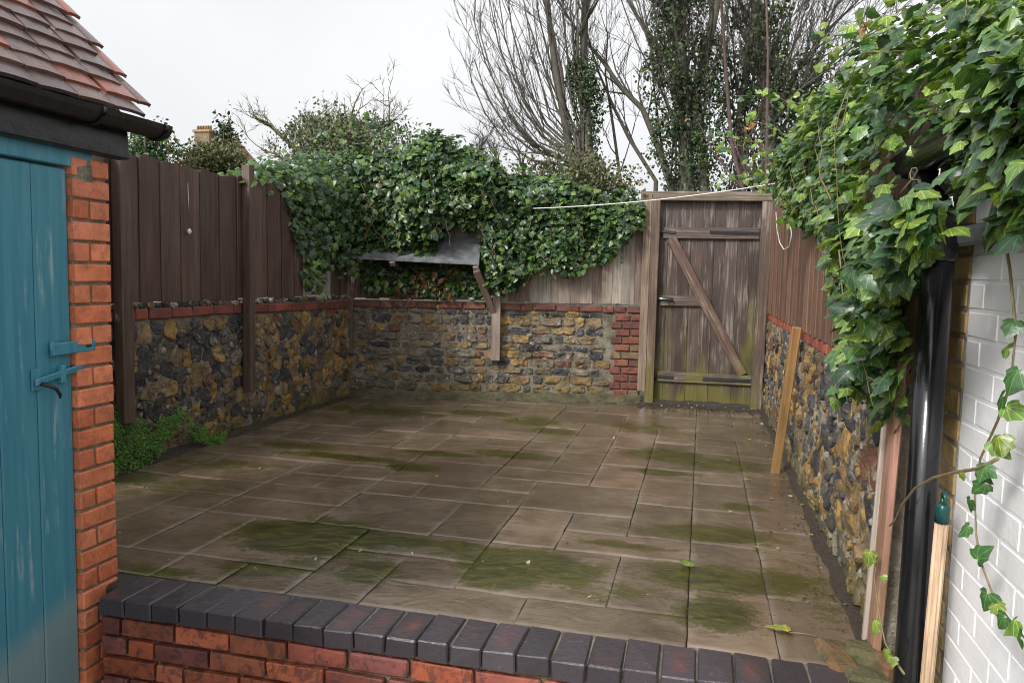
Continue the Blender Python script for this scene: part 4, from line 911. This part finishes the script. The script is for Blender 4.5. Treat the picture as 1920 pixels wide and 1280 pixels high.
PA = np.concatenate([P, P2, P4, P5]); NA = np.concatenate([Nn, N2, N4, N5]); ivy(ib, PA, NA, rng.uniform(.04, .075, len(PA)), 300, light=.09, brown=.003)
nb = 110; Pb = np.array([bw_o + bw_U*s + bw_N*rng.uniform(.05, .14) + Vector((0, 0, z)) for s, z in zip(rng.normal(.78, .14, nb), rng.normal(1.12, .1, nb))])
leaf_cloud('dead_leaves', Pb, rnd(nb, .5) + np.array([0, -1, .2]), rnd(nb, .7) + np.array([0, 0, -1]), rng.uniform(.04, .08, nb), np.array([.16, .08, .032])*rng.uniform(.5, 1.3, (nb, 1)), OVAL, MAT['leafA'], ib)
paths = []
for k in range(16):
    s = random.uniform(0, 2.6); z = random.uniform(1.6, 2.2); pts = []
    for j in range(7): q = bw_o + bw_U*(s + j*.04*math.sin(k) + .05*nz(j*.7, k)) + bw_N*(pr_back(s, .5)+.01+.04*nz(j*.8, k, 3)); pts.append((q.x, q.y, z - .06*j + .04*nz(j*.6, k, 8)))
    mobj('stem', tube_mesh('stem', [(pts, [.002]*7)], MAT['stem'], 5), ib)
# upright shoots with rounder leaves out of the top, and pale bramble sprays on the face
SP = []; sprP = []
OV = [leaf_mesh('oval_leaf', OVAL, MAT['leafO'], d, f) for d, f in ((.2, .2), (.4, .1))]
for x, y0, y1 in ((790, 300, 228), (800, 290, 250), (862, 300, 262), (740, 280, 240), (895, 310, 275), (640, 300, 225), (660, 300, 215), (600, 310, 240), (690, 290, 225), (720, 290, 238), (575, 330, 285), (840, 300, 270)):
    sprig([bwp(x, y0+60, .2), bwp(x+4, (y0+y1)/2, .2), bwp(x-3, y1, .2)], 12, .075, .035)
for x, y in ((700, 350), (690, 380), (790, 370), (780, 390), (850, 390), (740, 400), (870, 370), (720, 345)):
    a = bwp(x, y, .5); sprig([a + Vector((-.1, .1, .08)), a, a + Vector((.12, -.03, -.05))], 9, .065, .03)
R9 = random.Random(77)
for k in range(34):
    s = R9.uniform(-.1, 2.7); q = bw_o + bw_U*s + bw_N*(pr_back(s, .9) - R9.uniform(0, .35)); q.z = zt_back(s) - .08; h_ = R9.uniform(.1, .26); dx = R9.uniform(-.12, .12); sprig([q, q + Vector((dx*.4, 0, h_*.6)), q + Vector((dx, -.04, h_))], 9, .05, .025)
for k in range(26):
    s = R9.uniform(.0, 2.7); q = bw_o + bw_U*s + bw_N*(pr_back(s, .3) + .03); q.z = R9.uniform(zb_back(s), zb_back(s)+.5) + .05; dx = R9.uniform(-.1, .1); sprig([q, q + Vector((dx*.4, -.05, -.08)), q + Vector((dx, -.06, -.24))], 8, .05, .02)
A_ = np.array(sprP); nS = len(A_); tt = tints(nS, .05, 0); tt[144:216] = np.array([.13, .19, .1])*rng.uniform(.7, 1.2, (72, 1))
leaf_parts(ib, A_[:, :3], rnd(nS, .5) + np.array([0, -.6, .7]), rnd(nS, .7) + np.array([0, -.3, -.3]), A_[:, 3], tt, OV); [mobj('shoot', tube_mesh('shoot', [q_], MAT['bark_red'], 5), ib) for q_ in SP]
# ---- moss by the foot of the left wall
n = 7000; P = np.zeros((n, 3)); k = 0
while k < n:
    Yl = rng.uniform(3.55, 4.75); zt = curve([(3.55, .42), (3.8, .40), (3.95, .30), (4.05, .2), (4.15, .26), (4.35, .28), (4.5, .12), (4.75, .05)], Yl) + .08*nz(Yl*7, 2); z = rng.uniform(0, max(.02, zt))
    if Yl > 4.0 and z < zt-.13 - .05*nz(Yl*9, 5): continue
    if Yl > 4.3 and rng.random() < .6: continue
    q = lw_o + lw_U*(Yl-3.1) + lw_N*(.035 + .10*(1-z/.42)*rng.random()**.5 + .02*nz(Yl*9, z*9)); P[k] = (q.x, q.y, z); k += 1
t = np.array([.1, .235, .025])*rng.uniform(.5, 1.5, (n, 1)); o = leaf_cloud('moss', P, rnd(n, .6) + np.array([1, -.4, .8]), rnd(n, 1.), rng.uniform(.008, .017, n), t, SMALL, MAT['moss'], None)
tag(o, 'bright green moss cushion at the foot of the left stone wall', 'moss')
n = 2600; P = np.zeros((n, 3))
for i in range(n):
    if rng.random() < .6: q = bw_o + bw_U*rng.uniform(0, BL) + bw_N*rng.uniform(.03, .1); P[i] = (q.x, q.y, .10 - (rng.random()**.5)*.09)
    else: q = lw_o + lw_U*rng.uniform(1.5, 3.7) + lw_N*(.03+.09*rng.random()); P[i] = (q.x, q.y, .015 + .06*rng.random()**2)
P += rnd(n, .006); tag(leaf_cloud('moss', P, rnd(n, .6) + np.array([.2, -.6, .8]), rnd(n, 1.), rng.uniform(.005, .013, n), np.array([.085, .09, .018])*rng.uniform(.4, 1.4, (n, 1)), SMALL, MAT['moss'], None), 'dull green moss and weeds along the foot of the back wall', 'moss')
# ---- fallen leaves on the paving
FLV = [leaf_mesh('fallen', IVY, MAT['leafO'], .1, -.2), leaf_mesh('fallen2', OVAL, MAT['leafO'], .1, -.3)]
for x, y, s, rz, col, lab in ((1480, 1192, .085, 1.5, (.3, .33, .08), 'pale green fallen leaf with a long stalk near the blue coping'), (1290, 1068, .065, .4, (.17, .26, .05), 'green fallen leaf lying on the middle of the paving'), (1403, 903, .035, 2, (.5, .48, .05), 'small yellow leaf on the paving right of the long joint'), (1406, 828, .04, 1, (.45, .45, .08), 'small yellow leaf on the paving near the foot of the stake'), (1420, 1032, .03, 1, (.3, .34, .1), 'tiny green leaf near the soil of the right wall'), (1262, 772, .06, .2, (.2, .09, .05), 'brown dead leaf in the litter before the gate')):
    q = floor(x, y); o = mobj('fallen_leaf', FLV[0], None, (q.x, q.y, .016), (.1, .15, rz), (s, s, s), col); tag(o, lab, 'leaf')
    if s > .08:
        d = Vector((-math.sin(rz), math.cos(rz), 0)); st = [q + Vector((0, 0, .014)), q - d*.05 + Vector((0, 0, .018)), q - d*.12 + Vector((.0, .01, .008))]
        mobj('stalk', tube_mesh('stalk', [(st, [.0022, .002, .0015])], MAT['stem'], 5), o)

n = 160; P = np.zeros((n, 3))
for i in range(n): P[i] = (rng.uniform(-3.1, .5), rng.uniform(2.6, 7.2), .008) if rng.random() < .45 else ((rng.normal(.48, .1), rng.uniform(2.8, 7.4), .016) if rng.random() < .5 else (rng.uniform(-.4, .55), rng.normal(7.36, .12), .02))
P[:, 0] = np.minimum(P[:, 0], .56); lt = np.array([(.3, .26, .1), (.16, .09, .045), (.38, .36, .3), (.2, .22, .06)])[rng.integers(0, 4, n)]*rng.uniform(.6, 1.2, (n, 1))
tag(leaf_cloud('leaf_litter', P, rnd(n, .35) + np.array([0, 0, 1]), rnd(n, 1), rng.uniform(.008, .032, n), lt, OVAL, MAT['leafA'], None), 'small scraps of dead leaf and litter strewn over the wet paving', 'litter')
Pj = []
for a, b, c, d in FL:
    x0, x1, y0, y1 = -(b+1)*DX, -a*DX, max(2.512, Y0 + c*DY), Y0 + (d+1)*DY
    for k in range(26):
        x, y = (random.uniform(x0, x1), y0) if random.random() < .5 else (x1, random.uniform(y0, y1))
        if nz(x*2.2, y*2.2, 4) + algae(x, y)*.5 > .12: Pj.append((x + random.gauss(0, .003), y + random.gauss(0, .003), .0))
Pj = np.array(Pj); n = len(Pj); tag(leaf_cloud('moss', Pj, rnd(n, .4) + np.array([0, 0, 1]), rnd(n, 1), rng.uniform(.004, .01, n), np.array([.07, .08, .02])*rng.uniform(.4, 1.4, (n, 1)), SMALL, MAT['moss'], None), 'thin moss growing in the joints between the flagstones', 'moss')
# ================================================================== TREES BEYOND THE WALL
def grow(paths, p, d, L, r, lev, R, up=.25, spread=.5, seg=6, kids=4, wob=.12):
    pts = [p.copy()]; rad = [r]; q = p.copy(); dd = d.normalized()
    for i in range(seg):
        dd = (dd + Vector((R.gauss(0, wob*1.5), R.gauss(0, wob*1.5), R.gauss(0, wob) + up*.16))).normalized(); q = q + dd*(L/seg); pts.append(q.copy()); rad.append(r*(1 - .8*(i+1)/seg))
    paths.append((pts, rad))
    if lev > 0:
        for k in range(kids):
            t = R.uniform(.25, .97); i = min(int(t*seg), seg-1); b = pts[i].lerp(pts[i+1], t*seg-i); dl = (pts[i+1]-pts[i]).normalized()
            nd = (dl + Vector((R.gauss(0, spread), R.gauss(0, spread), R.gauss(0, spread*.6) + .1))).normalized(); grow(paths, b, nd, L*R.uniform(.35, .6), max(.004, rad[i]*.55), lev-1, R, up, spread, max(3, seg-1), kids, wob)
def trunk_path(keys, D, r0, r1, R, dj=.4):
    pts = []; n = len(keys)
    for i, (x, y) in enumerate(keys): pts.append(at(x, y, D + R.uniform(-dj, dj)*(i/(n-1))))
    g = pts[0].copy(); g.z = -.5; pts = [g] + pts; return pts, [r0*1.25] + [lerp(r0, r1, i/(n-1)) for i in range(n)]
def tree(name, label, D, stems, seed, kids=5, lev=2, bark='bark', ivyspec=None, tw=1.4, up=.3, spread=.4):
    R = random.Random(seed); first = trunk_path(stems[0][0], D, stems[0][1], stems[0][2], R); root = empty(name, first[0][0], label, 'tree'); tr = []; tw_ = []
    for keys, r0, r1, nk in stems:
        pts, rad = trunk_path(keys, D, r0, r1, R); tr.append((pts, rad))
        for k in range(nk):
            t = R.uniform(.3, 1)*(len(pts)-1); i = min(int(t), len(pts)-2); b = pts[i].lerp(pts[i+1], t-i); dl = (pts[i+1]-pts[i]).normalized(); nd = (dl + Vector((R.gauss(0, spread), R.gauss(0, spread), R.gauss(.1, .2)))).normalized()
            grow(tw_, b, nd, tw*R.uniform(.6, 1.3), max(.008, rad[i]*.4), lev, R, up, spread, 5, kids)
    mobj('trunk', tube_mesh('trunk', tr, MAT[bark], 8), root)
    if tw_: mobj('branches', tube_mesh('branches', tw_, MAT[bark], 4), root)
    if ivyspec:
        Ps = []
        for keys, wdt, cnt, sz in ivyspec:
            pts = [at(x, y, D) for x, y in keys]
            for k in range(cnt):
                t = R.random()*(len(pts)-1); i = min(int(t), len(pts)-2); b = pts[i].lerp(pts[i+1], t-i); a = R.random()*6.28; nn = nz(b.z*1.6, a*1.1, seed); ww = wdt*(.7 + 1.0*nn)*R.random()**.5
                if nn < -.22 or nz(b.x*3+math.cos(a), b.z*3, math.sin(a)*2) < -.18: continue
                Ps.append((b.x + ww*math.cos(a), b.y + ww*math.sin(a), b.z + R.gauss(0, .08), sz*R.uniform(.6, 1.3)))
        A = np.array(Ps); n = len(A); leaf_cloud('crown', A[:, :3], rnd(n, .7) + np.array([0, -.6, .4]), rnd(n, .6) + np.array([0, 0, -.8]), A[:, 3], tints(n, .06, .01, [(.022, .05, .016), (.03, .065, .02), (.018, .04, .016), (.05, .08, .02)]), OVAL, MAT['leafFar'], root, None)
    return root
def uprights(n, x0, x1, X0, X1, seed, r=.028):
    R = random.Random(seed); out = []
    for k in range(n):
        a = R.uniform(x0, x1); b = lerp(X0, X1, (k+R.random())/n); sw = R.uniform(-14, 14); out.append(([(a, 362), (lerp(a, b, .2)+sw, 260), (lerp(a, b, .45)+sw*.6, 170), (lerp(a, b, .7)-sw*.4, 80), (b, -40)], r*R.uniform(.6, 1.3), .008, 5))
    return out
fan = []
for k, (ex, ey, bx, by) in enumerate([(905, -30, 1078, 300), (930, -40, 1075, 290), (885, 20, 1072, 305), (895, 110, 1068, 300), (950, -60, 1078, 280), (975, -60, 1080, 260), (1000, -60, 1076, 250), (1030, -70, 1084, 260), (900, 60, 1078, 310), (1050, -60, 1086, 240), (1070, -60, 1090, 200), (885, 150, 1065, 310), (1085, -60, 1090, 150)]):
    ex += random.uniform(-8, 8)
    fan.append(([(1092, 345), (bx+6, by-6), (lerp(bx, ex, .3)-4+random.uniform(-9, 9), lerp(by, ey, .25)+14), (lerp(bx, ex, .55)+random.uniform(-12, 12), lerp(by, ey, .5)), (ex+random.uniform(8, 26), ey+random.uniform(-20, 30))], .02, .005, 3))
    mx = lerp(bx, ex, .5) + (-22 if ex < 960 else -6); my = lerp(by, ey, .42) + (30 if ex < 960 else 0); fan.append(([(1092, 345), (bx, by), (lerp(bx, mx, .55)-4, lerp(by, my, .5)+10), (mx, my), (lerp(mx, ex, .55)-6, lerp(my, ey, .5)), (ex, ey)], .03, .007, 5))
tree('bare_tree', 'bare many stemmed tree fanning left above the ivy in the centre', 13, [([(1108, 340), (1098, 180), (1095, 90), (1099, 0), (1104, -80)], .085, .04, 8), ([(1075, 330), (1062, 240), (1050, 180), (1032, 60), (1020, -60)], .08, .04, 5)] + fan, 4, kids=4, lev=2, tw=1.2, up=.5, spread=.3,
    ivyspec=[([(1108, 345), (1100, 180), (1096, 110)], .36, 3800, .06), ([(1000, 350), (1060, 335), (1150, 350)], .38, 2400, .06)])
tree('ivy_clad_tree', 'tall tree with an ivy covered trunk behind the gate, left one', 13.5, [([(1288, 362), (1284, 200), (1275, 100), (1270, 0), (1268, -90)], .14, .09, 8), ([(1322, 362), (1304, 180), (1318, 130), (1345, 0), (1355, -90)], .1, .06, 6), ([(1262, 360), (1232, 270), (1205, 205), (1165, 165), (1130, 115), (1080, 55), (1045, 0)], .065, .015, 16), ([(1230, 340), (1180, 260), (1150, 200), (1120, 130), (1100, 60)], .04, .012, 5), ([(1290, 180), (1240, 100), (1200, 40), (1165, -20)], .06, .02, 6), ([(1165, 350), (1150, 240), (1135, 140), (1140, 60)], .03, .012, 5)] + uprights(17, 1255, 1335, 1140, 1380, 5, .02), 8, kids=4, lev=2, tw=1.2, up=.45, spread=.35,
    ivyspec=[([(1290, 360), (1268, 230), (1262, 120), (1268, 0), (1268, -60)], .66, 11000, .065), ([(1320, 360), (1330, 180), (1320, 60)], .42, 3000, .065)])
tree('ivy_clad_tree', 'tall ivy covered tree behind the gate, right one with fine twigs', 14, [([(1455, 362), (1440, 200), (1425, 100), (1415, 0), (1410, -80)], .12, .07, 8), ([(1390, 362), (1385, 230), (1400, 120), (1420, 0)], .07, .05, 5), ([(1440, 250), (1490, 140), (1550, 60), (1620, -10)], .05, .012, 18), ([(1450, 220), (1500, 170), (1570, 110), (1640, 60)], .03, .01, 14), ([(1445, 280), (1500, 220), (1570, 180)], .03, .01, 12)] + uprights(18, 1365, 1475, 1345, 1620, 9, .02), 12, kids=5, lev=2, tw=1.3, up=.35, spread=.45,
    ivyspec=[([(1460, 360), (1440, 200), (1425, 90), (1425, -40)], .75, 11000, .065), ([(1380, 360), (1375, 250), (1370, 150)], .35, 1800, .065), ([(1470, 340), (1500, 200), (1520, 100)], .6, 3500, .065)])
tree('bare_sapling', 'thin reddish saplings rising straight behind the gate', 10.5, [([(1395, 365), (1372, 270), (1362, 150), (1352, 0), (1350, -60)], .03, .014, 3), ([(1436, 365), (1438, 250), (1440, 100), (1436, -20)], .025, .012, 3), ([(1400, 362), (1340, 290), (1310, 230)], .016, .005, 2), ([(1415, 365), (1385, 290), (1365, 230)], .016, .005, 2)], 21, kids=3, lev=1, bark='bark_red', tw=.8, up=.6, spread=.25)
tree('lichen_tree', 'yellowish lichen covered twiggy tree behind the ivy mound', 11, [([(640, 330), (645, 275), (655, 240), (665, 215)], .07, .02, 14), ([(620, 330), (590, 270), (575, 230), (562, 212)], .06, .015, 12), ([(600, 330), (540, 265), (500, 230), (478, 222)], .05, .01, 12), ([(660, 320), (700, 255), (735, 225)], .05, .012, 12), ([(560, 330), (520, 290), (490, 280)], .03, .01, 8)], 31, kids=4, lev=2, bark='bark_moss', tw=.55, up=.05, spread=.7,
    ivyspec=[([(560, 330), (610, 255), (650, 235), (690, 235), (745, 290)], .65, 8000, .042), ([(500, 300), (540, 260), (590, 250)], .35, 500, .04)])
tree('bare_shrub', 'thin grey twiggy shrub behind the right part of the ivy', 12, [([(940, 345), (930, 300), (925, 270)], .03, .01, 10), ([(985, 345), (975, 300), (970, 275)], .03, .01, 9), ([(890, 345), (900, 290), (905, 258)], .03, .01, 9), ([(1010, 350), (1020, 310), (1030, 290)], .03, .01, 7)], 41, kids=4, lev=2, bark='bark', tw=.55, up=.3, spread=.55)
def bush(name, label, D, px, cnt, sz, pal, sx, sz_, cat='bush'):
    R = random.Random(int(px[0]*7)); c = at(px[0], px[1], D); g = c.copy(); g.z = -.46; root = empty(name, g, label, cat)
    br = [([g, g.lerp(c, .6), c + Vector((R.uniform(-.4, .4)*sx, R.uniform(-.3, .3), R.uniform(.2, .9)*sz_))], [.07, .05, .01]) for _ in range(5)]; mobj('trunk', tube_mesh('t', br, MAT['bark'], 5), root)
    P = np.zeros((cnt, 3)); k = 0
    while k < cnt:
        d = rng.normal(0, 1, 3); d /= np.linalg.norm(d); rr = rng.random()**.45*(1 + .9*nz(d[0]*2.2+px[0], d[1]*2.2, d[2]*2.2)); P[k] = (c.x + d[0]*rr*sx, c.y + d[1]*rr*sx*.8, c.z + d[2]*rr*sz_); k += 1
    leaf_cloud('crown', P, rnd(cnt, .7) + np.array([0, -.5, .5]), rnd(cnt, 1), rng.uniform(.6, 1.3, cnt)*sz, tints(cnt, .08, .02, pal), OVAL, MAT['leafFar'], root, None); return root
YG = [(.07, .075, .02), (.09, .09, .028), (.05, .06, .018), (.1, .085, .035)]
bush('evergreen_bush', 'olive green bushy shrub behind the left fence below the chimney', 11, (400, 305), 6000, .055, YG, .62, .36)
bush('evergreen_bush', 'dark leafy bush just right of the gutter end', 10, (278, 278), 2200, .055, GREENS, .42, .36)
bush('evergreen_bush', 'dark olive bush rising out of the back ivy mound', 9.6, (650, 285), 5500, .05, YG + GREENS[:2], .75, .5)
bush('evergreen_bush', 'brown green bush at the foot of the bare central tree', 12, (1080, 345), 5000, .06, YG, .95, .45)
bush('conifer', 'small pointed conifer standing right of the chimney', 16, (423, 275), 900, .1, [(.03, .045, .02)], .28, .75, 'tree')
# ================================================================== FAR HOUSE WITH CHIMNEY
hc = at(352, 285, 38); fh = empty('far_house', (hc.x, 40, -.46), 'far house with a red tiled roof and a tall brick chimney', 'house')
bx = hc.x; W_, Dp, eh = 7.0, 6.0, 4.6; rtop = at(385, 262, 41).z
mobj('wall', cbox(W_, Dp, eh+.46, .02, MAT['plaster']), fh, (bx, 41, (eh-.46)/2))
a, b = W_/2+.3, Dp/2+.3
vs = [(bx-a, 41-b, eh), (bx+a, 41-b, eh), (bx+a, 41+b, eh), (bx-a, 41+b, eh), (bx-1.1, 41, rtop), (bx+1.1, 41, rtop)]
rf_ = mobj('roof', mesh('hip', vs, [(0, 1, 5, 4), (1, 2, 5), (2, 3, 4, 5), (3, 0, 4), (3, 2, 1, 0)], MAT['farroof']), fh)
ct = at(381, 247, 40); mobj('chimney', cbox(1.0, .7, 3.0, .02, MAT['brick']), rf_, (ct.x, 40.2, ct.z-1.5), color=(.2, .13, .07)); mobj('chimney_cap', cbox(1.15, .85, .16, .02, MAT['pot']), rf_, (ct.x, 40.2, ct.z+.02))
for k in range(6): mobj('chimney_pot', tube_mesh('pot', [([(0, 0, 0), (0, 0, .22), (0, 0, .25)], [.075, .065, .08])], MAT['pot'], 8), rf_, (ct.x-.42+.168*k, 40.1, ct.z+.1))
for k in (-2.2, 0, 2.2):
    wn = mobj('window', cbox(1.1, .1, 1.3, .01, MAT['white']), fh, (bx+k, 37.97, 3.2)); WM[wn] = Matrix.Translation(wn.location); mobj('pane', cbox(.95, .04, 1.15, .005, MAT['glass']), wn, (bx+k, 37.92, 3.2))
